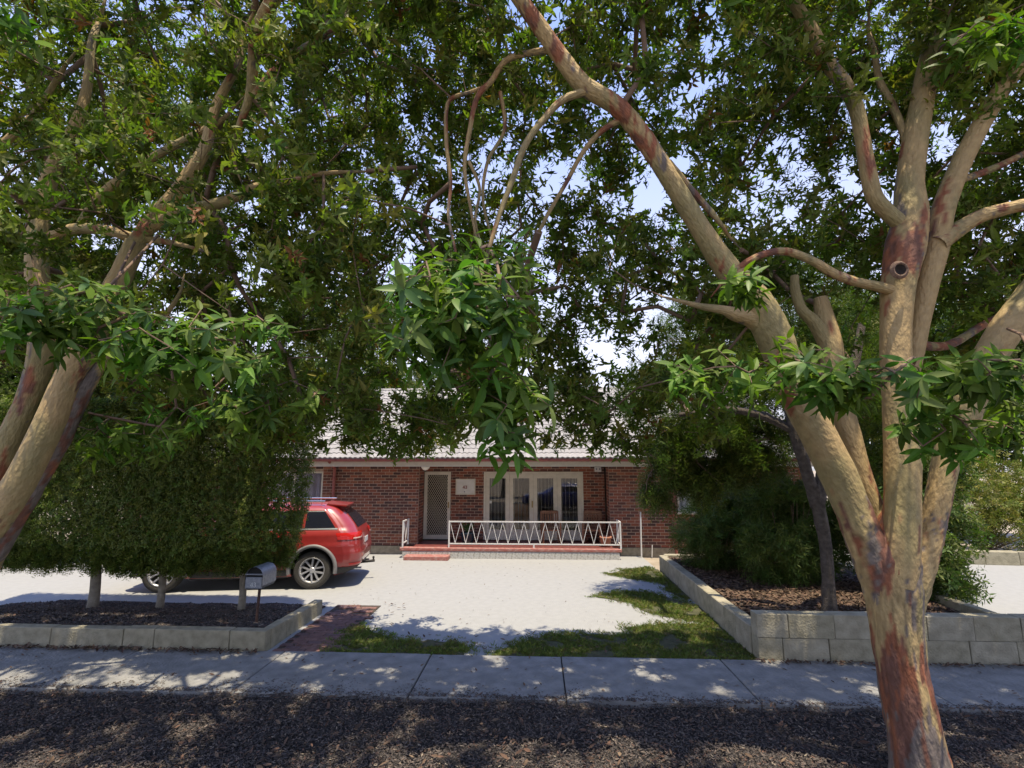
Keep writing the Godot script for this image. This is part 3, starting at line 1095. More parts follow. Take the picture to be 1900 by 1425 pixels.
	# things fixed to the porch wall
	var lamp := part("porch_lamp", lathe([Vector2(0.001, -0.12), Vector2(0.07, -0.1), Vector2(0.12, -0.04), Vector2(0.13, 0.0), Vector2(0.001, 0.0)]), M.lamp_glass, h, Vector3(-3.32, 2.555, -15.0))
	part("lamp_base", lathe([Vector2(0.001, 0.0), Vector2(0.14, 0.0), Vector2(0.14, 0.02), Vector2(0.001, 0.02)]), M.white, lamp, Vector3(0, -0.008, 0))
	var box := part("alarm_box", block_mesh(Vector3(0.2, 0.15, 0.08), 0.008), M.white, h, Vector3(1.89, 2.46, RZ + 0.055))
	for s in [-0.045, 0.045]:
		part("dark_slot", box_mesh(Vector3(s - 0.022, -0.02, 0.04), Vector3(s + 0.022, 0.04, 0.043)), M.zinc, box)
	for p in [[2.96, 1.27, 0.022, -14.92], [3.28, 0.34, 0.015, -15.05]]:
		part("standpipe", bar_mesh(Vector3(p[0] - 0.02, 0.0, p[3]), Vector3(p[0], p[1], p[3]), p[2], 8), M.white, h)

	# number plate board beside the door
	var s := thing("number_sign", "square white house number board on the brick between the two doors", "sign", Vector3(-2.23, 1.925, RZ + 0.012))
	part("board", block_mesh(Vector3(0.56, 0.44, 0.02), 0.004), M.white, s, Vector3(0, 0, 0.012))
	part("frame", frame_mesh(-0.31, 0.31, -0.245, 0.245, 0.0, 0.035, 0.032), M.cream, s)
	var tm := TextMesh.new()
	tm.text = "43"
	var font := SystemFont.new()
	font.font_names = PackedStringArray(["Droid Sans"])
	font.font_weight = 700
	tm.font = font
	tm.font_size = 32
	tm.pixel_size = 0.0042
	tm.depth = 0.006
	part("number", tm, M.number, s, Vector3(-0.02, -0.015, 0.026))
	part("emblem", lathe([Vector2(0.001, 0), Vector2(0.02, 0), Vector2(0.02, 0.005), Vector2(0.001, 0.005)], 16), M.zinc, s, Vector3(-0.03, -0.155, 0.024), Vector3(PI / 2, 0, 0))


func build_porch_things() -> void:
	# the long railing with its zigzag of rods
	var g := "white metal railings on the porch edge"
	var rail := thing("porch_railing", "long white metal railing with zigzag rods along the porch front", "railing", Vector3(-2.5, 0.29, -14.6), 0.0, g)
	part("top_rail", box_mesh(Vector3(0.02, 0.70, -0.02), Vector3(4.8, 0.735, 0.02)), M.white, rail)
	part("bottom_rail", box_mesh(Vector3(0.02, 0.095, -0.018), Vector3(4.8, 0.125, 0.018)), M.white, rail)
	for x in [0.0, 4.82]:
		part("post", box_mesh(Vector3(x - 0.02, 0.0, -0.022), Vector3(x + 0.02, 0.737, 0.022)), M.white, rail)
	part("foot", box_mesh(Vector3(2.38, 0.0, -0.015), Vector3(2.42, 0.095, 0.015)), M.white, rail)
	var rod := bar_mesh(Vector3(-0.075, 0.125, 0), Vector3(0.075, 0.70, 0), 0.009, 6)
	for k in 16:
		for s in [0, 1]:
			part("rod", rod, M.white, rail, Vector3(0.1 + 0.3 * k + (0.15 if s else 0.0), 0, 0), Vector3(0, PI if s == 0 else 0.0, 0))
	part("return_rail", box_mesh(Vector3(4.805, 0.70, -0.62), Vector3(4.84, 0.735, -0.024)), M.white, rail)
	part("return_rail", box_mesh(Vector3(4.805, 0.095, -0.62), Vector3(4.84, 0.125, -0.024)), M.white, rail)
	part("post", box_mesh(Vector3(4.80, 0.0, -0.62), Vector3(4.845, 0.74, -0.58)), M.white, rail)
	for k in 2:
		for s in [0, 1]:
			part("rod", rod, M.white, rail, Vector3(4.822, 0, -0.12 - 0.3 * k - (0.15 if s else 0.0)), Vector3(0, PI / 2 if s == 0 else -PI / 2, 0))
	var side := thing("porch_railing", "short white metal railing running back to the wall beside the step", "railing", Vector3(-3.82, 0.29, -14.58), 0.0, g)
	for z in [0.0, -0.6]:
		part("post", box_mesh(Vector3(-0.02, 0, z - 0.02), Vector3(0.02, 0.737, z + 0.02)), M.white, side)
	part("top_rail", box_mesh(Vector3(-0.018, 0.70, -0.58), Vector3(0.018, 0.735, -0.02)), M.white, side)
	part("bottom_rail", box_mesh(Vector3(-0.018, 0.095, -0.58), Vector3(0.018, 0.125, -0.02)), M.white, side)
	for k in 2:
		for s in [0, 1]:
			part("rod", rod, M.white, side, Vector3(0, 0, -0.09 - 0.28 * k - (0.14 if s else 0.0)), Vector3(0, PI / 2 if s == 0 else -PI / 2, 0))
	# two timber chairs
	var c1 := wooden_chair("brown slatted wooden chair on the porch before the third glass door", Vector3(0.4, 0.3, -15.32), 0.12)
	var c2 := wooden_chair("brown slatted wooden chair at the right end of the porch by the brick", Vector3(1.62, 0.3, -15.4), -0.2)
	c1.set_meta("group", "wooden chairs on the porch")
	c2.set_meta("group", "wooden chairs on the porch")
	# pots
	var pot := thing("terracotta_pot", "small round terracotta pot in the right corner of the porch", "pot", Vector3(1.95, 0.3, -14.95))
	part("body", lathe([Vector2(0.001, 0.02), Vector2(0.1, 0.0), Vector2(0.14, 0.12), Vector2(0.15, 0.22), Vector2(0.17, 0.22), Vector2(0.17, 0.28), Vector2(0.145, 0.28), Vector2(0.13, 0.2), Vector2(0.001, 0.2)]), M.terracotta, pot)
	var pp := thing("glazed_pot", "dark blue glazed pot with a leafy plant below the number board", "plant pot", Vector3(-2.05, 0.3, -15.2))
	part("body", lathe([Vector2(0.001, 0.02), Vector2(0.13, 0.0), Vector2(0.19, 0.15), Vector2(0.2, 0.3), Vector2(0.215, 0.32), Vector2(0.2, 0.34), Vector2(0.17, 0.3), Vector2(0.001, 0.28)]), M.glaze, pp)
	var places := []
	for i in 26:
		places.append(turned(rand_dir() + Vector3(0, 1.2, 0), rf(0, TAU), rf(0.8, 1.3), Vector3(rf(-0.1, 0.1), 0.3 + rf(0, 0.2), rf(-0.1, 0.1))))
	scatter("foliage", sprig_mesh(8, 0.16, 0.07, 0.03), M.small_leaf, places, green(Color(0.07, 0.12, 0.03), 0.3), pp)
	# a cabinet that shows through the second glass door
	var cab := thing("cabinet", "tan timber cabinet standing inside behind the second glass door", "cabinet", Vector3(-0.5, 0.32, -17.2))
	part("carcass", block_mesh(Vector3(0.8, 0.95, 0.45), 0.006), M.tan_wood, cab, Vector3(0, 0.52, 0))
	for s in [-1, 1]:
		part("cupboard_door", block_mesh(Vector3(0.38, 0.85, 0.02), 0.004), M.tan_wood, cab, Vector3(0.195 * s, 0.53, 0.236))
		part("knob", lathe([Vector2(0.001, 0), Vector2(0.012, 0), Vector2(0.015, 0.02), Vector2(0.001, 0.025)], 10), M.brass, cab, Vector3(0.05 * s, 0.6, 0.246), Vector3(PI / 2, 0, 0))
	part("base", box_mesh(Vector3(-0.36, 0, -0.18), Vector3(0.36, 0.045, 0.19)), M.dark, cab)


func wooden_chair(label: String, at: Vector3, turn: float) -> Node3D:
	var c := thing("wooden_chair", label, "chair", at, turn)
	for x in [-0.25, 0.25]:
		part("leg", block_mesh(Vector3(0.045, 0.62, 0.045), 0.005), M.wood, c, Vector3(x, 0.31, 0.22))
		part("leg", block_mesh(Vector3(0.045, 0.92, 0.045), 0.005), M.wood, c, Vector3(x, 0.46, -0.24), Vector3(-0.1, 0, 0))
		part("armrest", block_mesh(Vector3(0.06, 0.025, 0.54), 0.006), M.wood, c, Vector3(x, 0.633, 0.0))
	var seat := part("seat", block_mesh(Vector3(0.5, 0.035, 0.05), 0.005), M.wood, c, Vector3(0, 0.42, 0.22))
	for k in 5:
		part("slat", block_mesh(Vector3(0.5, 0.02, 0.07), 0.004), M.wood, seat, Vector3(0, 0.0, -0.085 - 0.085 * k))
	var back := part("backrest", block_mesh(Vector3(0.5, 0.09, 0.03), 0.008), M.wood, c, Vector3(0, 0.89, -0.285), Vector3(-0.1, 0, 0))
	for k in 6:
		part("slat", block_mesh(Vector3(0.045, 0.38, 0.016), 0.004), M.wood, back, Vector3(-0.19 + 0.076 * k, -0.235, 0.0))
	part("lower_rail", block_mesh(Vector3(0.45, 0.05, 0.025), 0.005), M.wood, c, Vector3(0, 0.47, -0.245), Vector3(-0.1, 0, 0))
	return c


# ---------------------------------------------------------------- garden beds
func bed_back(x: float) -> float:
	# far edge of the left bed, a slow curve
	var t := clampf((x + 12.5) / 8.7, 0.0, 1.0)
	return -lerpf(8.3, 9.75, smoothstep(0.0, 0.42, t)) + 0.1 * smoothstep(0.75, 1.0, t) + 0.05 * sin(x * 1.7)


func bed_height(x: float, z: float) -> float:
	var t := clampf((z - bed_back(x)) / (-7.45 - bed_back(x)), 0.0, 1.0)
	return lerpf(0.02, 0.2, smoothstep(0.0, 0.8, t)) + 0.035 * patch_noise.get_noise_2d(x * 1.3, z * 1.3)


func build_beds() -> void:
	# left: one course of long limestone blocks
	var lw := thing("retaining_wall", "low weathered limestone wall round the hedge bed left of the driveway", "wall", Vector3(-3.83, 0, -7.33), 0.0, "limestone garden walls")
	var xs := [0.0, -0.52, -1.62, -2.08, -3.16, -4.28, -5.4, -6.55, -7.7]
	for i in xs.size() - 1:
		var l: float = xs[i] - xs[i + 1]
		part("block", block_mesh(Vector3(l - 0.008, 0.32, 0.16), 0.007, 0.004), M.limestone, lw, Vector3((xs[i] + xs[i + 1]) / 2 - (0.1 if i == 0 else 0.0) * 0.0, 0.125 + 0.004 * (i % 3), -0.085 + 0.004 * (i % 2)))
	var zs := [-0.17, -0.62, -1.06, -1.5, -1.92]
	for i in zs.size() - 1:
		part("block", block_mesh(Vector3(0.15, 0.3 - 0.012 * i, zs[i] - zs[i + 1] - 0.006), 0.007, 0.004), M.limestone, lw, Vector3(-0.075, 0.118 - 0.006 * i, (zs[i] + zs[i + 1]) / 2))
	var st := new_st()
	for i in 60:
		for k in 16:
			var c := []
			for o in [[0, 0], [0, 1], [1, 1], [1, 0]]:
				var x := lerpf(-12.4, -3.93, (i + o[0]) / 60.0)
				var z := lerpf(-7.46, bed_back(x), (k + o[1]) / 16.0)
				c.append(Vector3(x, bed_height(x, z), z))
			quad(st, c[0], c[1], c[2], c[3])
	tag(part("left_bed_soil", done(st), M.dark_earth), "dark soil of the hedge bed under the mulch", "garden bed", "", "structure")

	# right: two courses along the footpath, a sloping side wall along the driveway
	var rw := thing("retaining_wall", "two course cream limestone wall of the raised bed along the footpath", "wall", Vector3(2.95, 0, -7.35), 0.0, "limestone garden walls")
	var x := 0.0
	for course in 2:
		x = 0.0
		var first := 0.42 if course else 0.33
		var i := 0
		while x < 4.0:
			var l := first if i == 0 else 0.6
			part("block", block_mesh(Vector3(l - 0.006, 0.301, 0.2), 0.006, 0.003), M.limestone_pale if (i + course) % 2 else M.limestone, rw, Vector3(x + l / 2, 0.148 + 0.305 * course, -0.1 + 0.004 * ((i + course) % 3)))
			x += l
			i += 1
	var sw := thing("retaining_wall", "long pale limestone wall running back along the right edge of the driveway", "wall", Vector3(2.93, 0, -7.56), 0.0, "limestone garden walls")
	for i in 11:
		part("block", block_mesh(Vector3(0.2, 0.42 - 0.004 * i, 0.512), 0.012, 0.004), M.limestone if i % 2 else M.limestone_pale, sw, Vector3(0.1 + 0.012 * i, 0.19 - 0.002 * i, -0.26 - 0.52 * i))
	for i in 3:
		part("block", block_mesh(Vector3(0.5, 0.4, 0.18), 0.012, 0.004), M.limestone_pale, sw, Vector3(0.5 + 0.51 * i, 0.18, -5.72))
	var ew := thing("retaining_wall", "low limestone edging between the raised bed and the side driveway", "wall", Vector3(6.62, 0, -7.56), -0.05, "limestone garden walls")
	for i in 10:
		part("block", block_mesh(Vector3(0.14, 0.5 - 0.012 * i, 0.512), 0.012, 0.004), M.limestone, ew, Vector3(0, 0.22, -0.26 - 0.52 * i))
	tag(part("right_bed_soil", sheet(Vector3(3.1, 0, -13.3), Vector3(6.9, 0.33, -7.5), 30, 30, 0.05), M.earth), "brown soil of the raised bed under fallen leaves", "garden bed", "", "structure")
	# the low curved wall across the side driveway
	var nw := thing("retaining_wall", "low tan block wall beyond the side driveway under sunlit bushes", "wall", Vector3(10.6, 0, -14.6), 0.0, "limestone garden walls")
	for i in 9:
		part("block", block_mesh(Vector3(0.8, 0.36, 0.2), 0.02, 0.01), M.limestone, nw, Vector3(0.8 * i, 0.17, 0.12 * i - 0.012 * i * i), Vector3(0, -0.1, 0))


# ---------------------------------------------------------------- clipped hedge
func build_hedge() -> void:
	var sprigs := [sprig_mesh(9, 0.11, 0.05, 0.022), sprig_mesh(9, 0.11, 0.05, 0.022)]
	var spots := [[Vector3(-8.0, 0.05, -9.13), -10.0, -7.3], [Vector3(-6.78, 0.05, -9.17), -7.5, -5.85], [Vector3(-5.17, 0.05, -8.98), -6.05, -4.2]]
	var labels := ["thick trunked clipped tree at the far end of the block hedge", "slim trunked clipped tree in the middle of the block hedge", "clipped tree beside the mailbox at the driveway end of the hedge"]
	var tint := green(Color(0.135, 0.185, 0.042), 0.45)
	for k in 6: tint[k * 10] = Color(0.19, 0.23, 0.055)
	for i in 3:
		var at: Vector3 = spots[i][0]
		var t := thing("clipped_tree", labels[i], "tree", at, 0.0, "trees clipped into one block hedge")
		var r: float = [0.082, 0.06, 0.057][i]
		var st := new_st()
		add_limb(st, smooth_path([Vector3(0, -0.1, 0), Vector3(0.02, 0.3, 0), Vector3(0.0, 1.0, 0.02), Vector3(0.03, 1.8, 0)], [r * 1.25, r, r * 0.95, r * 0.7], [0.0, 0.0, 0.0, 0.0], 0.06), 14, 3.0 * i)
		st.generate_normals()
		part("trunk", st.commit(), M.hedge_trunk, t)
		var bst := new_st()
		var x0: float = spots[i][1]
		var x1: float = spots[i][2]
		for k in 40:
			var to := Vector3(rf(x0 + 0.3, x1 - 0.3) - at.x, rf(1.3, 3.6), rf(-9.6, -8.8) - at.z)
			add_bar(bst, Vector3(0.0, rf(0.9, 1.7), 0), to, 0.025, 5, 0.008)
		part("branches", done(bst), M.twig, t)
		var places := []
		for k in 15500:
			# shell of a rounded box, thickest near the skin
			var c := Vector3((x0 + x1) / 2, 2.28, -9.02)
			var half := Vector3((x1 - x0) / 2, 1.42, 0.52)
			var p := Vector3(rf(-1, 1), rf(-1, 1), rf(-1, 1))
			var axis := rng.randi() % 6
			var n := Vector3.ZERO
			var depth := 1.0 - pow(rng.randf(), 1.6) * 0.32
			if axis == 0:
				p.x = depth if i == 2 else rf(-1, 1)
				if i == 0 and rng.randf() < 0.5: p.x = -depth
			elif axis == 1:
				p.y = depth
			elif axis == 2:
				p.y = -depth
			else:
				p.z = depth if axis < 5 or rng.randf() < 0.4 else -depth
			var q := p * half
			# round the far ends of the block and its lower edge
			if i == 2 and q.x > half.x - 0.5 and absf(q.z) > half.z - 0.5:
				var o := Vector2(q.x - half.x + 0.5, absf(q.z) - half.z + 0.5)
				if o.length() > 0.5: continue
			if i == 2: q.x -= 0.42 * pow(maxf(0.0, -p.y - 0.2), 2.0) * maxf(0.0, p.x)
			if i == 0: q.x += 0.5 * maxf(0.0, -p.y) * maxf(0.0, -p.x)
			q += c
			q += rand_dir() * 0.05
			var bulge := 0.1 * patch_noise.get_noise_3d(q.x * 1.4, q.y * 1.4, q.z * 1.4)
			q += Vector3(p.x * absf(p.x), p.y, p.z).normalized() * bulge
			if q.y < 1.0 and patch_noise.get_noise_2d(q.x * 3.0, q.z * 3.0) < -0.25: continue
			var out := (Vector3(p.x * p.x * p.x, p.y * p.y * p.y, p.z * p.z * p.z).normalized() + rand_dir() * 0.8 + Vector3(0, -0.1 if q.y > 1.2 else -0.8, 0))
			places.append(turned(out, rf(0, TAU), rf(0.75, 1.25), q - at))
		scatter("crown", sprigs[i % 2], M.small_leaf, places, tint, t)


# ---------------------------------------------------------------- cars
func table(rows: Array, y: float) -> float:
	if y <= rows[0][0]: return rows[0][1]
	for i in rows.size() - 1:
		if y <= rows[i + 1][0]:
			return lerpf(rows[i][1], rows[i + 1][1], (y - rows[i][0]) / (rows[i + 1][0] - rows[i][0]))
	return rows[-1][1]


const REAR := [[0.25, 0.60], [0.34, 0.82], [0.44, 0.93], [0.56, 0.97], [0.72, 0.975], [0.8, 0.95], [0.98, 0.93], [1.1, 0.90], [1.2, 0.84], [1.3, 0.77], [1.45, 0.64], [1.58, 0.50], [1.66, 0.41], [1.72, 0.30], [1.755, 0.1]]
const FRONT := [[0.25, -3.55], [0.34, -3.72], [0.5, -3.82], [0.8, -3.8], [0.96, -3.72], [1.04, -3.45], [1.1, -2.95], [1.16, -2.6], [1.3, -2.38], [1.5, -2.05], [1.62, -1.82], [1.7, -1.55], [1.755, -1.1]]
const WIDE := [[0.25, 0.84], [0.34, 0.90], [0.5, 0.945], [0.7, 0.965], [0.88, 0.97], [0.95, 0.955], [1.1, 0.94], [1.18, 0.905], [1.24, 0.865], [1.4, 0.80], [1.55, 0.735], [1.63, 0.69], [1.69, 0.61], [1.73, 0.5], [1.755, 0.36]]
const WHEELBASE := 3.0
const ARCH := 0.455


# the skin at height y, s metres from the rear axle towards the tail and round the corner; side +1 or -1
func skin(y: float, s: float, side: float, out := 0.0) -> Vector3:
	var xr := table(REAR, y)
	var b := table(WIDE, y)
	var r := minf(0.3, b * 0.5)
	var x0 := xr - r
	var p := Vector3.ZERO
	var n := Vector3.ZERO
	if s < x0:
		var xf := table(FRONT, y)
		var xm := (xf + xr) / 2.0
		var u := absf(s - xm) / (xr - xf) * 2.0
		p = Vector3(s, y, b - 0.05 * u * u)
		n = Vector3(0, 0, 1)
	elif s < x0 + r * PI / 2:
		var t := (s - x0) / r
		p = Vector3(x0 + r * sin(t), y, b - 0.05 - r + r * cos(t))
		n = Vector3(sin(t), 0, cos(t))
	else:
		p = Vector3(xr, y, maxf(0.0, b - 0.05 - r - (s - x0 - r * PI / 2)))
		n = Vector3(1, 0, 0)
	p += n * out
	p.z *= side
	return p


func body_ring(y: float) -> Array:
	var xr := table(REAR, y)
	var xf := table(FRONT, y)
	var b := table(WIDE, y)
	var r := minf(0.3, b * 0.5)
	var half := []
	half.append(Vector3(xr, y, 0))
	half.append(Vector3(xr, y, (b - 0.05 - r) * 0.5))
	for k in 9:
		var t := PI / 2 * (1.0 - k / 8.0)
		half.append(Vector3(xr - r + r * sin(t), y, b - 0.05 - r + r * cos(t)))
	var n := 150
	for k in range(1, n):
		var x := lerpf(xr - r, xf + r, float(k) / n)
		var u := absf(x - (xf + xr) / 2.0) / (xr - xf) * 2.0
		half.append(Vector3(x, y, b - 0.05 * u * u))
	for k in 9:
		var t := PI / 2 * k / 8.0
		half.append(Vector3(xf + r - r * sin(t), y, b - 0.05 - r + r * cos(t)))
	half.append(Vector3(xf, y, (b - 0.05 - r) * 0.5))
	half.append(Vector3(xf, y, 0))
	return half


func car_patch(y0: float, y1: float, s0: float, s1: float, side: float, out: float, slant0 := 0.0, slant1 := 0.0, ny := 6, ns := 14) -> ArrayMesh:
	var st := new_st()
	for i in ny:
		for k in ns:
			var c := []
			for o in [[0, 0], [0, 1], [1, 1], [1, 0]]:
				var v := float(i + o[0]) / ny
				var y := lerpf(y0, y1, v)
				c.append(skin(y, lerpf(s0 + slant0 * v, s1 + slant1 * v, float(k + o[1]) / ns), side, out))
			if side > 0: quad(st, c[0], c[3], c[2], c[1])
			else: quad(st, c[0], c[1], c[2], c[3])
	return done(st)


func make_car(called: String, label: String, at: Vector3, turn: float, paint: Material) -> Node3D:
	var car := thing(called, label, "car", at, turn)
	# body: stacked rings, with the wheel openings cut out of the flanks
	var ys := []
	var y := 0.25
	while y < 1.7551:
		ys.append(y)
		y += 0.03 if y < 0.9 else 0.025
	ys.append(1.755)
	var st := new_st()
	var rings := []
	for yy in ys:
		rings.append(body_ring(yy))
	for side in [1.0, -1.0]:
		for i in rings.size() - 1:
			var a: Array = rings[i]
			var b: Array = rings[i + 1]
			for k in a.size() - 1:
				var c := [a[k], b[k], b[k + 1], a[k + 1]]
				var inside := 0
				for q in 4:
					var p: Vector3 = c[q]
					for wx in [0.0, -WHEELBASE]:
						var d := Vector2(p.x - wx, p.y - 0.4)
						if d.length() < ARCH and absf(p.z) > 0.5:
							inside += 1
							d = d.normalized() * ARCH if d.length() > 0.01 else Vector2(0, ARCH)
							p.x = wx + d.x
							p.y = 0.4 + d.y
							break
					p.z *= side
					c[q] = p
				if inside == 4: continue
				if side > 0: quad(st, c[0], c[1], c[2], c[3])
				else: quad(st, c[3], c[2], c[1], c[0])
		var top: Array = rings[-1]
		for k in top.size() - 1:
			var p: Vector3 = top[k]
			var q: Vector3 = top[k + 1]
			var m := Vector3((p.x + q.x) / 2, 1.775, 0)
			p.z *= side
			q.z *= side
			tri(st, p, m, q) if side > 0 else tri(st, p, q, m)
	part("body", done(st), paint, car)
	part("underbody", box_mesh(Vector3(-3.5, 0.24, -0.56), Vector3(0.62, 0.5, 0.56)), M.plastic, car)
	part("underbody", box_mesh(Vector3(-2.5, 0.22, -0.82), Vector3(-0.5, 0.33, 0.82)), M.plastic, car)
	for side in [1.0, -1.0]:
		for wx in [0.0, -WHEELBASE]:
			var well := new_st()
			var fl := new_st()
			for k in 22:
				var t0 := lerpf(-0.18, PI + 0.18, k / 22.0)
				var t1 := lerpf(-0.18, PI + 0.18, (k + 1) / 22.0)
				var p0 := Vector3(wx + cos(t0) * ARCH, 0.4 + sin(t0) * ARCH, 0)
				var p1 := Vector3(wx + cos(t1) * ARCH, 0.4 + sin(t1) * ARCH, 0)
				var z := Vector3(0, 0, side)
				quad(well, p0 + z * 0.55, p1 + z * 0.55, p1 + z * 0.95, p0 + z * 0.95)
				tri(well, Vector3(wx, 0.4, 0.56 * side), p0 + z * 0.56, p1 + z * 0.56)
				# plastic lip round the opening
				var e0 := Vector3(cos(t0), sin(t0), 0)
				var e1 := Vector3(cos(t1), sin(t1), 0)
				var zz := z * 0.955
				quad(fl, p0 - e0 * 0.012 + zz * 0.93, p1 - e1 * 0.012 + zz * 0.93, p1 + zz * 1.03, p0 + zz * 1.03)
				quad(fl, p0 + zz * 1.03, p1 + zz * 1.03, p1 + e1 * 0.055 + zz * 1.025, p0 + e0 * 0.055 + zz * 1.025)
				quad(fl, p0 + e0 * 0.055 + zz * 1.025, p1 + e1 * 0.055 + zz * 1.025, p1 + e1 * 0.07 + zz * 0.97, p0 + e0 * 0.07 + zz * 0.97)
			part("wheel_well", done(well), M.dark, car)
			part("wheel_arch_trim", done(fl), M.flare, car)
			wheel(car, Vector3(wx, 0.385, 0.82 * side), side)
		part("sill_cladding", car_patch(0.26, 0.40, -WHEELBASE + 0.53, -0.53, side, 0.012), M.plastic, car)
		part("bumper_cladding", car_patch(0.27, 0.43, 0.42, 1.75, side, 0.012, 0.0, 0.0, 4, 30), M.plastic, car)
		# side glass
		for w in [[-2.12, -1.22, 0.28, 0.0], [-1.16, -0.28, 0.0, 0.0], [-0.22, 0.42, 0.0, -0.26]]:
			part("side_window", car_patch(1.245, 1.575, w[0], w[1], side, 0.008, w[2], w[3]), M.car_glass, car)
		part("window_trim", car_patch(1.215, 1.243, -2.2, 0.47, side, 0.014, 0.0, 0.0, 2, 40), M.chrome, car)
		part("window_trim", car_patch(1.578, 1.6, -1.8, 0.14, side, 0.012, 0.0, 0.0, 2, 30), M.chrome, car)
		var tail := part("tail_lamp", car_patch(1.0, 1.14, 0.5, 1.28, side, 0.012, -0.05, 0.0, 5, 24), M.tail_red, car)
		part("clear_strip", car_patch(1.012, 1.04, 0.82, 1.2, side, 0.017, 0.0, 0.0, 2, 20), M.tail_clear, tail)
		part("rear_reflector", car_patch(0.47, 0.51, 0.75, 1.15, side, 0.012, 0.0, 0.0, 2, 12), M.tail_red, car)
		for s in [-0.25, -1.19, -2.2]:
			part("door_gap", car_patch(0.42, 1.2, s, s + 0.008, side, 0.002, 0.0, 0.0, 12, 1), M.dark, car)
		for s in [-0.5, -1.45]:
			part("door_handle", car_patch(1.06, 1.085, s, s + 0.18, side, 0.025, 0.0, 0.0, 2, 4), paint, car)
		part("roof_rail", bar_mesh(Vector3(-1.6, 1.80, 0.55 * side), Vector3(0.1, 1.79, 0.55 * side), 0.02, 8), M.chrome, car)
		part("mirror", block_mesh(Vector3(0.14, 0.15, 0.22), 0.04), paint, car, Vector3(-2.1, 1.24, 1.0 * side))
		# the tailgate glass, half from either side
		part("rear_window", car_patch(1.22, 1.6, 1.02, 1.62, side, 0.01, -0.36, -0.42, 6, 16), M.car_glass, car)
		part("headlamp", block_mesh(Vector3(0.3, 0.12, 0.34), 0.03), M.tail_clear, car, Vector3(-3.62, 0.9, 0.66 * side), Vector3(0, -0.35 * side, 0))
		part("exhaust_tip", bar_mesh(Vector3(0.75, 0.33, 0.5 * side), Vector3(0.96, 0.33, 0.5 * side), 0.035, 12), M.chrome, car)
	var ws := new_st()
	for i in 8:
		for k in 10:
			var c := []
			for o in [[0, 0], [0, 1], [1, 1], [1, 0]]:
				var yy := lerpf(1.18, 1.6, (i + o[0]) / 8.0)
				var zz := lerpf(-1, 1, (k + o[1]) / 10.0)
				c.append(Vector3(table(FRONT, yy) - 0.015 + 0.06 * zz * zz, yy + 0.004, zz * (table(WIDE, yy) - 0.2)))
			quad(ws, c[0], c[1], c[2], c[3])
	part("windscreen", done(ws), M.car_glass, car)
	part("grille", block_mesh(Vector3(0.06, 0.16, 0.9), 0.02), M.dark, car, Vector3(-3.81, 0.86, 0))
	# spoiler over the tailgate
	var sp := new_st()
	sp.set_smooth_group(-1)
	for side in [1.0, -1.0]:
		var q := func(x, yy, z): return Vector3(x, yy, z * side)
		var f := [q.call(0.12, 1.745, 0.0), q.call(0.12, 1.73, 0.5), q.call(0.58, 1.70, 0.56), q.call(0.62, 1.715, 0.0)]
		var d := [q.call(0.25, 1.70, 0.0), q.call(0.25, 1.68, 0.5), q.call(0.57, 1.672, 0.56), q.call(0.61, 1.685, 0.0)]
		f[0].y += 0.03
		f[3].y += 0.01
		quad(sp, f[0], f[1], f[2], f[3])
		quad(sp, d[3], d[2], d[1], d[0])
		quad(sp, f[2], d[2], d[3], f[3])
		quad(sp, f[1], d[1], d[2], f[2])
	part("spoiler", done(sp, false), paint, car)
	part("number_plate", block_mesh(Vector3(0.012, 0.12, 0.37), 0.003), M.plate, car, Vector3(0.945, 0.9, 0))
	part("tow_bar", bar_mesh(Vector3(0.7, 0.36, 0), Vector3(1.16, 0.4, 0), 0.03, 8), M.dark_metal, car)
	part("tow_ball", lathe([Vector2(0.001, -0.02), Vector2(0.02, -0.01), Vector2(0.018, 0.03), Vector2(0.028, 0.05), Vector2(0.02, 0.08), Vector2(0.001, 0.085)], 12), M.dark_metal, car, Vector3(1.13, 0.42, 0))
	return car


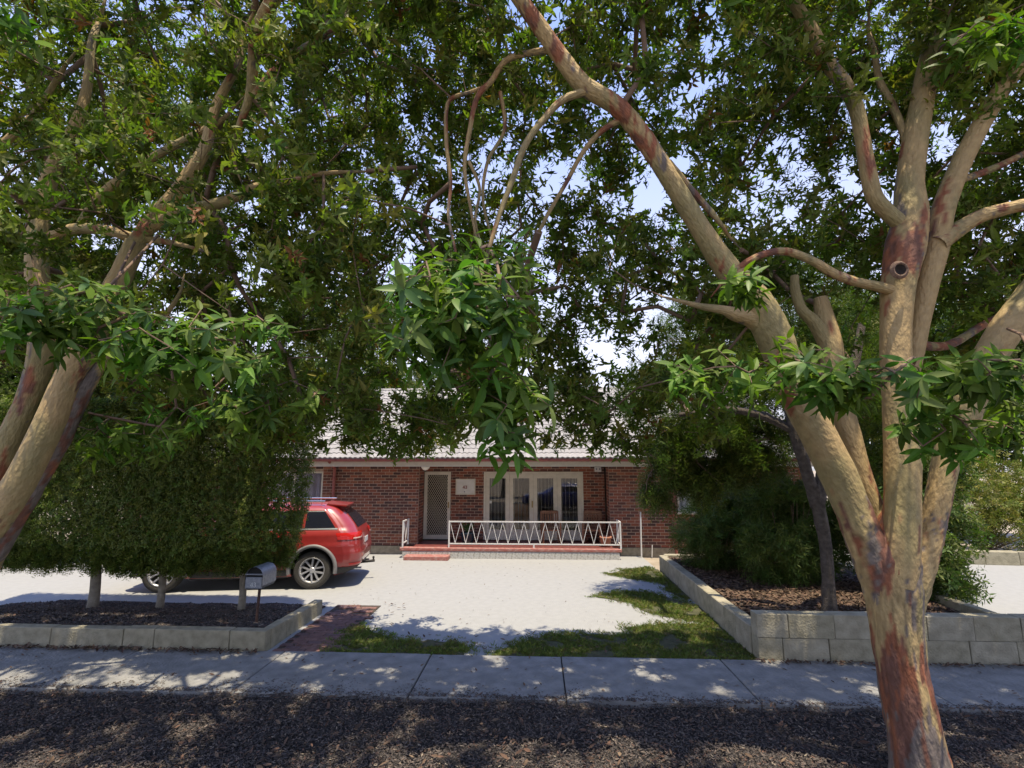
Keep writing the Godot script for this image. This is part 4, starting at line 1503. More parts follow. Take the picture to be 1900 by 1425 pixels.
func wheel(car: Node3D, at: Vector3, side: float) -> void:
	var R := 0.385
	var tyre := part("wheel", lathe([Vector2(0.245, -0.11), Vector2(0.3, -0.125), Vector2(0.355, -0.122), Vector2(0.379, -0.1), Vector2(R, -0.05), Vector2(R, 0.05), Vector2(0.379, 0.1), Vector2(0.355, 0.122), Vector2(0.3, 0.125), Vector2(0.245, 0.11)], 48), M.tyre, car, at, Vector3(PI / 2 * side, 0.0, 0.0))
	part("rim", lathe([Vector2(0.25, 0.115), Vector2(0.262, 0.12), Vector2(0.262, 0.108), Vector2(0.236, 0.09), Vector2(0.225, 0.02), Vector2(0.22, -0.1), Vector2(0.25, -0.115)], 48), M.alloy, tyre)
	part("brake_disc", lathe([Vector2(0.001, 0.0), Vector2(0.16, 0.0), Vector2(0.16, 0.012), Vector2(0.001, 0.012)], 32), M.dark_metal, tyre)
	part("hub_cap", lathe([Vector2(0.06, 0.05), Vector2(0.06, 0.088), Vector2(0.045, 0.098), Vector2(0.001, 0.1)], 24), M.alloy, tyre)
	part("barrel", lathe([Vector2(0.222, -0.06), Vector2(0.001, -0.06)], 32), M.dark, tyre)
	for k in 5:
		for s in [-1.0, 1.0]:
			var t: float = TAU * k / 5.0 + s * 0.2
			var t2: float = TAU * k / 5.0 + s * 0.27
			var sp := new_st()
			sp.set_smooth_group(-1)
			var a: Vector3 = Vector3(cos(t) * 0.045, 0.085, sin(t) * 0.045) + Vector3(-sin(t), 0, cos(t)) * s * 0.022
			var b := Vector3(cos(t2) * 0.25, 0.098, sin(t2) * 0.25)
			var w: Vector3 = (b - a).cross(Vector3.UP).normalized() * 0.016
			var dn := Vector3(0, -0.035, 0)
			quad(sp, a - w, a + w, b + w, b - w)
			quad(sp, a + w, a + w * 1.3 + dn, b + w * 1.3 + dn, b + w)
			quad(sp, a - w * 1.3 + dn, a - w, b - w, b - w * 1.3 + dn)
			part("spoke", done(sp, false), M.alloy, tyre)


func build_cars() -> void:
	make_car("parked_car", "red four wheel drive wagon parked on the driveway behind the hedge", Vector3(-4.94, 0.0, -11.83), deg_to_rad(8.95), M.car_red)
	var b := make_car("passing_car", "blue wagon on the road, seen as a reflection in the glass doors", Vector3(2.9, -0.12, 0.4), 0.0, M.car_blue)
	b.scale = Vector3(1, 0.88, 1)


func build_mailbox() -> void:
	var m := thing("mailbox", "round topped grey metal mailbox on a thin rusty pole in the hedge bed", "mailbox", Vector3(-4.42, 0.16, -7.98))
	part("pole", bar_mesh(Vector3(0.06, -0.12, -0.05), Vector3(0.08, 0.55, -0.05), 0.022, 8), M.rust_pipe, m)
	var shell := new_st()
	var outline := []
	for k in 15:
		var t := PI * k / 14.0
		outline.append(Vector2(cos(t) * 0.14, 0.19 + sin(t) * 0.14))
	outline.append(Vector2(-0.14, 0.05))
	outline.append(Vector2(-0.105, 0.0))
	outline.append(Vector2(0.105, 0.0))
	outline.append(Vector2(0.14, 0.05))
	for k in outline.size():
		var a: Vector2 = outline[k]
		var b: Vector2 = outline[(k + 1) % outline.size()]
		shell.set_smooth_group(0 if k < 14 else -1)
		quad(shell, Vector3(a.x, a.y, 0.0), Vector3(a.x, a.y, -0.42), Vector3(b.x, b.y, -0.42), Vector3(b.x, b.y, 0.0))
	var body := part("body", done(shell), M.zinc, m, Vector3(0, 0.53, 0))
	var face := new_st()
	face.set_smooth_group(-1)
	for k in outline.size():
		var a: Vector2 = outline[k]
		var b: Vector2 = outline[(k + 1) % outline.size()]
		for z in [-0.05, -0.40]:
			var c := Vector3(0, 0.15, z)
			tri(face, c, Vector3(b.x, b.y, z), Vector3(a.x, a.y, z))
	part("back_plate", done(face, false), M.dark, body)
	part("door", block_mesh(Vector3(0.265, 0.175, 0.02), 0.008), M.zinc, body, Vector3(0, 0.095, -0.005))
	part("slot_lip", block_mesh(Vector3(0.27, 0.018, 0.03), 0.004), M.zinc, body, Vector3(0, 0.222, 0.0))
	var tm := TextMesh.new()
	tm.text = "43"
	var font := SystemFont.new()
	font.font_names = PackedStringArray(["Droid Sans"])
	tm.font = font
	tm.font_size = 32
	tm.pixel_size = 0.0028
	tm.depth = 0.004
	part("number", tm, M.pale_number, body, Vector3(0.0, 0.065, 0.008))


# ---------------------------------------------------------------- the two verge trees
func whorl(tree: Node3D, at: Vector3, axis: Vector3, count: int, length: float, base: Vector3, mats: Array, leaves: Array) -> void:
	var spin := rf(0, TAU)
	for i in count:
		var t := spin + 2.4 * i
		var tilt := deg_to_rad(rf(50.0, 135.0))
		var dirl := Vector3(cos(t) * sin(tilt), cos(tilt), sin(t) * sin(tilt))
		var b := turned(axis, 0.0, 1.0, Vector3.ZERO).basis
		var d := (b * dirl + Vector3(0, -0.15, 0)).normalized()
		var x := d
		var up := (axis - d * axis.dot(d)).normalized()
		var o := part("leaf", leaves[rng.randi() % leaves.size()], mats[rng.randi() % mats.size()], tree, at - base)
		var s := length * rf(0.75, 1.15)
		o.basis = Basis(x, up, x.cross(up)).scaled_local(Vector3.ONE * s)


func big_leaf_meshes() -> Array:
	var out := []
	for k in 4:
		var st := new_st()
		add_leaf(st, Vector3.ZERO, Vector3.RIGHT, Vector3.UP, 1.0, rf(0.27, 0.33), rf(0.08, 0.35), 6, rf(0.2, 0.4))
		out.append(done(st))
	return out


func near_leaf_mats() -> Array:
	var out := []
	for c in [Color(0.045, 0.1, 0.026), Color(0.055, 0.12, 0.025), Color(0.04, 0.085, 0.026), Color(0.085, 0.15, 0.03), Color(0.12, 0.16, 0.045)]:
		var m := flat_mat(c, 0.48)
		m.metallic_specular = 0.34
		m.backlight_enabled = true
		m.backlight = Color(0.16, 0.26, 0.05).linear_to_srgb()
		out.append(m)
	return out


func tree_limbs(t: Node3D, base: Vector3, limbs: Array, samples: Array) -> void:
	for i in limbs.size():
		var rows: Array = limbs[i][1].duplicate()
		if rows[-1][3] > 3.0 and rows[-1][4] > 0.05 and limbs[i][0] == "limb":  # run the limb out to a thin tip
			var a = rows[-2]
			var b = rows[-1]
			var d := Vector2(b[0] - a[0], b[1] - a[1]).normalized()
			for k in 3:
				d = (d + Vector2(rf(-0.35, 0.35), rf(-0.3, 0.2))).normalized()
				var last = rows[-1]
				rows.append([last[0] + d.x * b[3] * 4.5, last[1] + d.y * b[3] * 4.5, last[2] + rf(-0.1, 0.1), b[3] * [0.7, 0.42, 0.14][k], b[4]])
		var path := traced(rows)
		var sides := clampi(int(path[0][1] * 230.0), 8, 72)
		part(limbs[i][0], limb_mesh(path, sides, 7.3 * i + base.x), M.bark, t, -base)
		for p in path:
			samples.append(p[0])


# branches that fork from the limbs towards every target, thinner as they fork
func network(st: SurfaceTool, roots: Array, targets: Array, tip: float, most: float) -> Array:
	var spots := PackedVector3Array()
	var parents := PackedInt32Array()
	for i in range(0, roots.size(), 6):
		spots.append(roots[i])
		parents.append(-1)
	var first := spots.size()
	var order := []
	for t in targets:
		var d := 1e9
		for i in first: d = minf(d, spots[i].distance_squared_to(t))
		order.append([d, t])
	order.sort_custom(func(a, b): return a[0] < b[0])
	var grow := []
	for o in order:
		var t: Vector3 = o[1]
		var best := 0
		var d := 1e9
		for i in spots.size():
			var e := spots[i].distance_squared_to(t)
			if e < d:
				d = e
				best = i
		var from := spots[best]
		var n := clampi(int(sqrt(d) / 0.35), 1, 5)
		var bend := Vector3(rf(-0.2, 0.2), rf(-0.05, 0.25), rf(-0.2, 0.2)) * minf(1.0, sqrt(d))
		var at := best
		for k in n:
			var u := (k + 1.0) / n
			spots.append(from.lerp(t, u) + bend * 4.0 * u * (1.0 - u) * 0.5)
			parents.append(at)
			at = spots.size() - 1
		grow.append((t - from).normalized())
	var weight := PackedFloat32Array()
	weight.resize(spots.size())
	weight.fill(0.6)
	for i in range(spots.size() - 1, first - 1, -1):
		weight[parents[i]] += weight[i]
	for i in range(first, spots.size()):
		var r := minf(most, tip * sqrt(weight[i]))
		var q := parents[i]
		var r0 := r * 1.1 if q < first else minf(most, tip * sqrt(weight[q]))
		add_bar(st, spots[q], spots[i], minf(r0, r * 1.4), 5 if r > 0.008 else 4, r)
	return order


# foliage: clumps of shoots held by those branches
func foliage(t: Node3D, base: Vector3, clumps: Array, samples: Array, shoots: Array, per: int, reach: float, tint: Array, m: Material) -> void:
	var tw := new_st()
	network(tw, samples, clumps, 0.005, 0.035)
	var places := [[], [], [], []]
	for c in clumps:
		var at: Vector3 = c
		for k in per:
			var o := rand_dir() * pow(rng.randf(), 0.6) * reach
			o.y *= 0.75
			var p := at + o
			# real holes in the crown, as tall as it is, let the sun through
			var g := p - SUN_FROM * (p.y / SUN_FROM.y)
			if fine_noise.get_noise_2d(g.x * 1.4, g.z * 2.0) > 0.16: continue
			var axis := (o.normalized() * 0.8 + Vector3(0, rf(-0.8, 0.5), 0) + rand_dir() * 0.5)
			places[k % 4].append(turned(axis, rf(0, TAU), rf(0.65, 1.25), p - base))
			if k % 5 == 0:
				add_bar(tw, at, p, 0.004, 3, 0.002)
	part("twigs", done(tw), M.twig, t, -base).set_meta("kind", "stuff")
	for k in shoots.size():
		scatter("crown", shoots[k], m, places[k], tint, t)


func crown_floor(x: float) -> float:
	return table([[-12.0, 3.9], [-7.0, 3.5], [-5.0, 3.15], [-3.5, 2.8], [-2.0, 2.8], [-0.5, 2.85], [0.6, 2.75], [1.5, 2.8], [2.2, 3.3], [3.5, 4.3], [5.0, 4.1], [6.5, 3.3], [12.0, 3.3]], x)


func build_verge_trees() -> void:
	var Z := -4.75
	# right tree
	var b1 := Vector3(3.35, 0.0, -4.75)
	var t1 := thing("verge_tree", "big many stemmed tree with cream and rust peeling bark on the verge, right", "tree", b1, 0.0, "verge trees")
	var s1 := []
	tree_limbs(t1, b1, [
		["trunk", [[1722, 1500, Z, 92, 0.8], [1708, 1425, Z, 67, 0.9], [1690, 1330, Z, 57, 0.88], [1672, 1230, Z, 53, 0.8], [1661, 1150, Z, 55, 0.66], [1655, 1090, Z, 60, 0.7], [1652, 1040, Z, 57, 0.85], [1656, 990, Z, 42, 0.7], [1662, 940, Z, 24, 0.5]]],
		["limb", [[1650, 1150, Z, 36, 0.6], [1630, 1075, Z, 40, 0.8], [1604, 1000, Z, 38, 0.95], [1578, 935, Z, 36, 0.35], [1550, 870, Z, 37, 0.06], [1514, 800, Z, 35, 0.12], [1484, 745, Z + 0.02, 33, 0.4], [1460, 690, Z + 0.05, 33, 0.5], [1434, 620, Z + 0.1, 35, 0.15], [1402, 560, Z + 0.15, 33, 0.2], [1350, 500, Z + 0.2, 25, 0.35], [1300, 425, Z + 0.3, 20, 0.2], [1248, 340, Z + 0.4, 19, 0.5], [1190, 250, Z + 0.5, 20, 0.7], [1142, 195, Z + 0.6, 19, 0.7], [1082, 158, Z + 0.65, 19, 0.3], [1040, 105, Z + 0.7, 18, 0.55], [998, 45, Z + 0.8, 18, 0.6], [955, -15, Z + 0.9, 17, 0.6], [900, -90, Z + 1.1, 14, 0.5]]],
		["limb", [[1664, 1085, Z + 0.08, 40, 0.4], [1673, 1000, Z + 0.1, 38, 0.06], [1674, 920, Z + 0.08, 36, 0.04], [1674, 840, Z + 0.05, 36, 0.05], [1670, 760, Z + 0.02, 34, 0.12], [1663, 680, Z, 31, 0.08], [1662, 600, Z, 30, 0.1], [1668, 520, Z, 34, 0.5], [1680, 455, Z, 40, 0.75], [1690, 400, Z, 36, 0.75], [1688, 340, Z - 0.02, 29, 0.15], [1698, 260, Z - 0.04, 27, 0.15], [1714, 170, Z - 0.08, 25, 0.12], [1730, 80, Z - 0.1, 22, 0.15], [1742, 0, Z - 0.1, 20, 0.2], [1752, -80, Z - 0.1, 17, 0.2]]],
		["limb", [[1672, 1150, Z, 38, 0.6], [1692, 1085, Z, 38, 0.75], [1715, 1020, Z, 31, 0.95], [1734, 960, Z, 26, 0.8], [1745, 905, Z, 27, 0.15], [1757, 850, Z, 28, 0.06], [1778, 800, Z, 33, 0.3], [1800, 740, Z + 0.05, 32, 0.5], [1828, 675, Z + 0.1, 32, 0.3], [1868, 610, Z + 0.15, 36, 0.2], [1915, 545, Z + 0.2, 34, 0.2], [1980, 460, Z + 0.3, 30, 0.3]]],
		["limb", [[1690, 690, Z - 0.1, 18, 0.1], [1706, 600, Z - 0.08, 21, 0.1], [1722, 520, Z - 0.06, 24, 0.1], [1738, 455, Z - 0.04, 26, 0.25], [1750, 390, Z, 24, 0.45], [1778, 315, Z, 23, 0.15], [1818, 235, Z + 0.05, 22, 0.15], [1868, 150, Z + 0.1, 22, 0.15], [1925, 75, Z + 0.2, 20, 0.2]]],
		["limb", [[1738, 455, Z, 22, 0.5], [1775, 428, Z, 19, 0.5], [1818, 402, Z + 0.05, 17, 0.6], [1865, 388, Z + 0.1, 16, 0.7], [1930, 372, Z + 0.2, 15, 0.6]]],
		["limb", [[1672, 415, Z + 0.03, 18, 0.3], [1648, 395, Z + 0.05, 17, 0.15], [1622, 365, Z + 0.08, 17, 0.15], [1610, 315, Z + 0.1, 17, 0.45], [1600, 255, Z + 0.12, 16, 0.3], [1588, 200, Z + 0.15, 16, 0.35], [1565, 155, Z + 0.2, 17, 0.7], [1535, 115, Z + 0.25, 16, 0.7], [1512, 65, Z + 0.3, 14, 0.4], [1470, 0, Z + 0.4, 14, 0.3], [1430, -70, Z + 0.5, 12, 0.3]]],
		["limb", [[1652, 538, Z + 0.05, 13, 0.2], [1622, 530, Z + 0.08, 11, 0.2], [1585, 522, Z + 0.1, 10, 0.35], [1548, 508, Z + 0.12, 10, 0.6], [1505, 483, Z + 0.15, 9, 0.7], [1455, 466, Z + 0.2, 8, 0.6], [1405, 476, Z + 0.25, 7, 0.6], [1362, 502, Z + 0.3, 5, 0.6]]],
		["limb", [[1630, 960, Z - 0.12, 20, 0.3], [1602, 890, Z - 0.16, 20, 0.2], [1578, 810, Z - 0.2, 22, 0.2], [1552, 720, Z - 0.24, 23, 0.1], [1540, 640, Z - 0.26, 24, 0.1], [1530, 590, Z - 0.28, 19, 0.05], [1522, 552, Z - 0.28, 13, 0.0]]],
		["limb", [[1540, 650, Z - 0.26, 17, 0.1], [1512, 600, Z - 0.24, 14, 0.2], [1488, 575, Z - 0.22, 11, 0.2], [1476, 540, Z - 0.22, 10, 0.05], [1474, 512, Z - 0.22, 8, 0.0]]],
		["limb", [[1425, 610, Z + 0.1, 26, 0.15], [1395, 590, Z + 0.14, 20, 0.2], [1362, 582, Z + 0.18, 14, 0.3], [1342, 575, Z + 0.2, 9, 0.2]]],
		["limb", [[1095, 168, Z + 0.64, 10, 0.3], [1045, 185, Z + 0.7, 8, 0.4], [1008, 222, Z + 0.75, 7, 0.3], [975, 268, Z + 0.8, 7, 0.3], [952, 330, Z + 0.85, 6, 0.3], [928, 395, Z + 0.9, 5, 0.3], [908, 460, Z + 0.95, 4, 0.3], [890, 520, Z + 1.05, 2.6, 0.3]]],
		["limb", [[1160, 218, Z + 0.55, 8, 0.4], [1118, 242, Z + 0.5, 6, 0.5], [1082, 282, Z + 0.45, 5, 0.5], [1050, 340, Z + 0.4, 4.5, 0.5], [1018, 395, Z + 0.4, 4, 0.5], [1000, 430, Z + 0.4, 3, 0.5]]],
		["limb", [[1030, 92, Z + 0.7, 8, 0.6], [985, 98, Z + 0.6, 7, 0.6], [940, 112, Z + 0.55, 6.5, 0.6], [912, 150, Z + 0.5, 6, 0.6], [885, 182, Z + 0.5, 5.5, 0.5], [872, 240, Z + 0.5, 5, 0.5], [862, 310, Z + 0.5, 4, 0.5], [872, 380, Z + 0.5, 3.4, 0.5], [885, 450, Z + 0.55, 2, 0.5]]],
		["limb", [[905, 160, Z + 0.5, 4, 0.5], [870, 172, Z + 0.45, 4, 0.5], [832, 190, Z + 0.4, 4.5, 0.6], [828, 260, Z + 0.4, 4.5, 0.6], [836, 340, Z + 0.4, 4, 0.6], [832, 400, Z + 0.45, 3.4, 0.6], [846, 470, Z + 0.5, 2.4, 0.6]]],
		["limb", [[870, 300, Z + 0.5, 3.4, 0.5], [890, 350, Z + 0.5, 3, 0.5], [882, 410, Z + 0.5, 2.6, 0.5], [898, 470, Z + 0.55, 2.2, 0.5]]],
		["limb", [[928, 170, Z + 0.5, 4.5, 0.5], [936, 240, Z + 0.4, 4, 0.5], [905, 300, Z + 0.4, 3.6, 0.5], [896, 370, Z + 0.4, 3, 0.5], [912, 440, Z + 0.5, 2.4, 0.5]]],
		["limb", [[1240, 300, Z + 0.35, 7, 0.8], [1285, 355, Z + 0.3, 7, 0.8], [1320, 395, Z + 0.28, 7, 0.8], [1342, 422, Z + 0.28, 4, 0.8]]],
		["limb", [[1700, 640, Z - 0.2, 12, 0.6], [1760, 640, Z - 0.4, 10, 0.7], [1830, 600, Z - 0.6, 9, 0.7], [1910, 560, Z - 0.8, 8, 0.7]]],
		["limb", [[1765, 340, Z - 0.05, 10, 0.4], [1810, 325, Z - 0.1, 9, 0.7], [1860, 305, Z - 0.1, 9, 0.7], [1930, 270, Z - 0.1, 8, 0.7]]],
		["limb", [[1690, 300, Z - 0.02, 9, 0.2], [1678, 250, Z - 0.1, 9, 0.2], [1655, 195, Z - 0.2, 9, 0.2], [1632, 150, Z - 0.3, 8, 0.2], [1620, 90, Z - 0.4, 7, 0.2]]],
		["limb", [[1725, 130, Z - 0.1, 8, 0.5], [1760, 108, Z - 0.1, 6, 0.5], [1815, 100, Z - 0.1, 4, 0.5]]],
	], s1)
	# a healed knot where a limb was cut
	var kp := px(1668, 500, Z + 0.2)
	var knot := part("knot_hole", lathe([Vector2(0.001, -0.01), Vector2(0.03, 0.0), Vector2(0.05, 0.012), Vector2(0.055, 0.0)], 20), M.knot, t1, kp - b1, Vector3(PI / 2, 0, 0.1))
	part("knot_rim", lathe([Vector2(0.048, 0.0), Vector2(0.052, 0.018), Vector2(0.066, 0.022), Vector2(0.085, -0.005)], 20), M.knot_rim, knot, Vector3(0.004, 0, 0.003), Vector3(0.1, 0, -0.08))

	# left tree
	var b2 := Vector3(-5.5, 0.0, -4.6)
	var t2 := thing("verge_tree", "leaning cream barked tree at the left edge of the verge", "tree", b2, 0.0, "verge trees")
	var s2 := []
	var Y := -4.7
	tree_limbs(t2, b2, [
		["trunk", [[-130, 1250, Y, 85, 0.7], [-85, 1120, Y, 60, 0.6], [-30, 1010, Y, 42, 0.5], [28, 915, Y, 38, 0.15], [66, 845, Y, 35, 0.08], [98, 775, Y, 33, 0.12], [126, 705, Y, 29, 0.4], [160, 640, Y, 32, 0.3], [195, 570, Y, 26, 0.2], [228, 505, Y, 22, 0.15], [252, 450, Y, 21, 0.15]]],
		["limb", [[-70, 1050, Y - 0.1, 34, 0.6], [-28, 920, Y - 0.12, 28, 0.3], [12, 825, Y - 0.14, 26, 0.25], [50, 745, Y - 0.15, 24, 0.5], [78, 650, Y - 0.16, 27, 0.4], [72, 560, Y - 0.18, 26, 0.2], [68, 470, Y - 0.2, 23, 0.2], [76, 390, Y - 0.2, 20, 0.15], [98, 315, Y - 0.2, 18, 0.15], [135, 245, Y - 0.2, 14, 0.1], [160, 170, Y - 0.2, 11, 0.1], [170, 80, Y - 0.2, 9, 0.2]]],
		["limb", [[-70, 1140, Y - 0.06, 30, 0.6], [-12, 1030, Y - 0.06, 26, 0.8], [28, 960, Y - 0.06, 24, 0.9], [76, 880, Y - 0.08, 22, 0.95], [112, 815, Y - 0.1, 22, 0.95], [142, 750, Y - 0.1, 20, 0.9], [170, 700, Y - 0.12, 16, 0.6], [215, 640, Y - 0.2, 11, 0.4], [290, 600, Y - 0.3, 8, 0.4]]],
		["limb", [[250, 455, Y, 18, 0.2], [285, 405, Y, 17, 0.1], [322, 365, Y, 16, 0.1], [355, 318, Y, 15, 0.1], [382, 270, Y, 13, 0.2], [400, 200, Y, 10, 0.3], [440, 120, Y, 9, 0.5]]],
		["limb", [[268, 430, Y + 0.02, 14, 0.2], [310, 405, Y + 0.03, 13, 0.1], [360, 388, Y + 0.04, 13, 0.1], [415, 375, Y + 0.06, 12, 0.1], [468, 350, Y + 0.08, 10, 0.4], [530, 338, Y + 0.1, 7, 0.5], [600, 322, Y + 0.1, 5, 0.5], [680, 318, Y + 0.1, 2, 0.5]]],
		["limb", [[80, 452, Y - 0.15, 14, 0.4], [110, 432, Y - 0.1, 13, 0.4], [150, 424, Y - 0.05, 13, 0.3], [200, 428, Y, 12, 0.4], [245, 440, Y, 11, 0.4]]],
		["limb", [[150, 415, Y - 0.05, 9, 0.5], [180, 370, Y - 0.05, 10, 0.3], [215, 338, Y - 0.05, 10, 0.15], [262, 305, Y - 0.05, 10, 0.15], [320, 272, Y - 0.05, 9, 0.2], [390, 235, Y - 0.05, 7, 0.3]]],
		["limb", [[-60, 330, Y, 10, 0.1], [-5, 278, Y, 10, 0.1], [35, 240, Y, 9, 0.1], [68, 205, Y, 8, 0.1], [110, 140, Y, 6, 0.2]]],
		["limb", [[560, -60, Y + 0.9, 17, 0.6], [510, -5, Y + 0.7, 16, 0.6], [478, 60, Y + 0.5, 15, 0.6], [470, 120, Y + 0.3, 13, 0.6], [462, 180, Y + 0.2, 9, 0.6], [440, 250, Y + 0.1, 7, 0.5]]],
		["limb", [[60, 560, Y - 0.2, 12, 0.3], [20, 570, Y - 0.2, 11, 0.2], [-30, 590, Y - 0.2, 10, 0.2]]],
		["limb", [[470, 180, Y + 0.2, 9, 0.7], [520, 120, Y + 0.2, 9, 0.7], [580, 80, Y + 0.2, 8, 0.7], [650, 40, Y + 0.3, 7, 0.7]]],
	], s2)

	# crown clumps in one canopy that both trees share; each clump belongs to the nearer tree
	var c1 := []
	var c2 := []
	var want := [2500, 330, 85, 72]
	for layer in 4:
		var got := 0
		var tries := 0
		while got < want[layer] and tries < 60000:
			tries += 1
			var p := Vector3.ZERO
			if layer == 0:  # the garden side of the canopy
				p = Vector3(rf(-11.0, 10.5), rf(2.7, 9.3), 0)
				p.z = table([[-3.0, -9.6], [-1.7, -8.3], [2.5, -8.3], [5.0, -8.7]], p.x) + 0.2 * p.y + rf(0.0, 3.0)
				if p.y < 6.0 and p.z > -4.9: continue
			elif layer == 2:  # in front of the leaning tree's limbs and the upper fork
				p = Vector3(rf(-5.4, -1.4), rf(3.9, 7.2), rf(-4.55, -3.7))
				if got % 4 == 0: p = Vector3(rf(0.0, 6.0), rf(6.2, 8.2), rf(-4.6, -3.6))
			elif layer == 3:  # the skirt that hangs before the roof
				p = Vector3(rf(-5.0, -1.3), 0, rf(-8.3, -6.4)) if got % 4 else Vector3(rf(0.5, 2.6), 0, rf(-7.6, -6.2))
				p.y = 2.86 + 0.75 * pow(rng.randf(), 1.4) + 0.18 * clump_noise.get_noise_2d(p.x * 3.0, p.z)
			else:  # overhead
				p = Vector3(rf(-9.5, 9.5), rf(6.3, 9.3), rf(-5.0, 2.6))
				if p.z > -3.5 and p.y < 7.2: continue
			if layer != 3 and p.y < crown_floor(p.x) + 0.35 * clump_noise.get_noise_2d(p.x * 2.0, p.z * 2.0) + 0.3: continue
			if clump_noise.get_noise_3dv(p * 1.6) < -0.2: continue
			var d1 := 99.0
			var d2 := 99.0
			for i in range(0, s1.size(), 12): d1 = minf(d1, p.distance_squared_to(s1[i]))
			for i in range(0, s2.size(), 12): d2 = minf(d2, p.distance_squared_to(s2[i]))
			if minf(d1, d2) > 20.0: continue
			got += 1
			if d1 < d2: c1.append(p)
			else: c2.append(p)
	var shoots := [shoot_mesh(10, 0.105, 0.035, 0.16, 3, 40, 120), shoot_mesh(9, 0.092, 0.032, 0.2, 3, 30, 115), shoot_mesh(8, 0.118, 0.037, 0.22, 4, 60, 160), shoot_mesh(12, 0.08, 0.03, 0.18, 3, 25, 140)]
	var tint := green(Color(0.165, 0.225, 0.05), 0.5)
	for k in 5:
		tint[k * 11] = Color(0.3, 0.27, 0.07)
	tint[7] = Color(0.28, 0.12, 0.05)
	foliage(t1, b1, c1, s1, shoots, 23, 0.44, tint, M.leaf)
	foliage(t2, b2, c2, s2, shoots, 23, 0.44, tint, M.leaf)

	# low near branches: the largest leaves each a part of their own
	var leaves := big_leaf_meshes()
	var mats := near_leaf_mats()
	var near_tint := green(Color(0.135, 0.245, 0.045), 0.4)
	near_tint[4] = Color(0.2, 0.26, 0.06)
	near_tint[20] = Color(0.2, 0.28, 0.08)
	var whorls := shoot_mesh(11, 0.138, 0.043, 0.17, 5, 45, 140)
	for side in 2:
		var t: Node3D = t2 if side else t1
		var b := b2 if side else b1
		var rows := [
			[px(300, 430, -4.6), px(120, 590, -3.3), Vector3(0.75, 0.3, 0.3), 14, 34], [px(250, 450, -4.6), px(340, 640, -3.4), Vector3(0.95, 0.3, 0.35), 16, 50], [px(420, 560, -4.4), px(470, 740, -4.2), Vector3(0.6, 0.35, 0.4), 4, 34], [px(120, 140, -4.5), px(30, 50, -3.0), Vector3(0.3, 0.2, 0.2), 4, 4], [px(300, 560, -4.5), px(230, 790, -5.2), Vector3(1.2, 0.3, 0.4), 0, 44],
		] if side else [
			[px(905, 455, -3.55), px(850, 590, -2.75), Vector3(0.5, 0.36, 0.35), 20, 70], [px(905, 455, -3.55), px(860, 490, -3.3), Vector3(0.62, 0.22, 0.35), 0, 30], [px(905, 455, -3.55), px(930, 745, -3.1), Vector3(0.32, 0.36, 0.25), 8, 34], [px(1870, 610, -4.4), px(1790, 690, -3.3), Vector3(0.6, 0.2, 0.25), 8, 30], [px(1690, 690, -4.4), px(1540, 705, -3.4), Vector3(0.5, 0.15, 0.2), 4, 20], [px(1400, 560, -4.5), px(1375, 530, -3.6), Vector3(0.25, 0.13, 0.18), 2, 8], [px(1780, 780, -4.5), px(1790, 790, -3.6), Vector3(0.55, 0.22, 0.25), 0, 22], [px(1740, 100, -4.7), px(1830, 70, -3.4), Vector3(0.45, 0.25, 0.25), 0, 14], [px(1690, 690, -4.4), px(1400, 680, -4.0), Vector3(0.8, 0.35, 0.3), 0, 26],
		]
		var st := new_st()
		var more := []
		for r in rows:
			near_branch(t, b, st, r[0], r[1], r[3], r[4], r[2], leaves, mats, more)
		part("twigs", done(st), M.twig, t, -b).set_meta("kind", "stuff")
		scatter("low_foliage", whorls, M.leaf, more, near_tint, t)


func near_branch(t: Node3D, base: Vector3, st: SurfaceTool, from: Vector3, centre: Vector3, singly: int, more_of: int, half: Vector3, leaves: Array, mats: Array, more: Array) -> void:
	var targets := []
	for i in singly + more_of:
		var p := centre + rand_dir() * pow(rng.randf(), 0.45) * half
		targets.append(p)
		var axis := ((p - centre).normalized() * 0.5 + Vector3(0, rf(0.2, 1.0), 0) + Vector3(0, 0, 0.35) + rand_dir() * 0.4).normalized()
		if i < singly: whorl(t, p, axis, 7, 0.155, base, mats, leaves)
		else: more.append(turned(axis, rf(0, TAU), rf(0.75, 1.15), p - base))
	network(st, [from], targets, 0.0034, 0.012)


# ---------------------------------------------------------------- garden tree and shrubs
func blob_places(blobs: Array, count: int, base: Vector3, droop: float, shell := 0.5) -> Array:
	var total := 0.0
	for b in blobs:
		total += b[1].x * b[1].y * b[1].z
	var out := []
	for b in blobs:
		var n := int(count * b[1].x * b[1].y * b[1].z / total)
		for i in n:
			var o := rand_dir() * lerpf(shell, 1.0, pow(rng.randf(), 0.7))
			var p: Vector3 = b[0] + o * b[1]
			if clump_noise.get_noise_3dv(p * 2.2) < -0.18: continue
			out.append(turned(o + rand_dir() * 0.7 + Vector3(0, -droop, 0), rf(0, TAU), rf(0.7, 1.25), p - base))
	return out


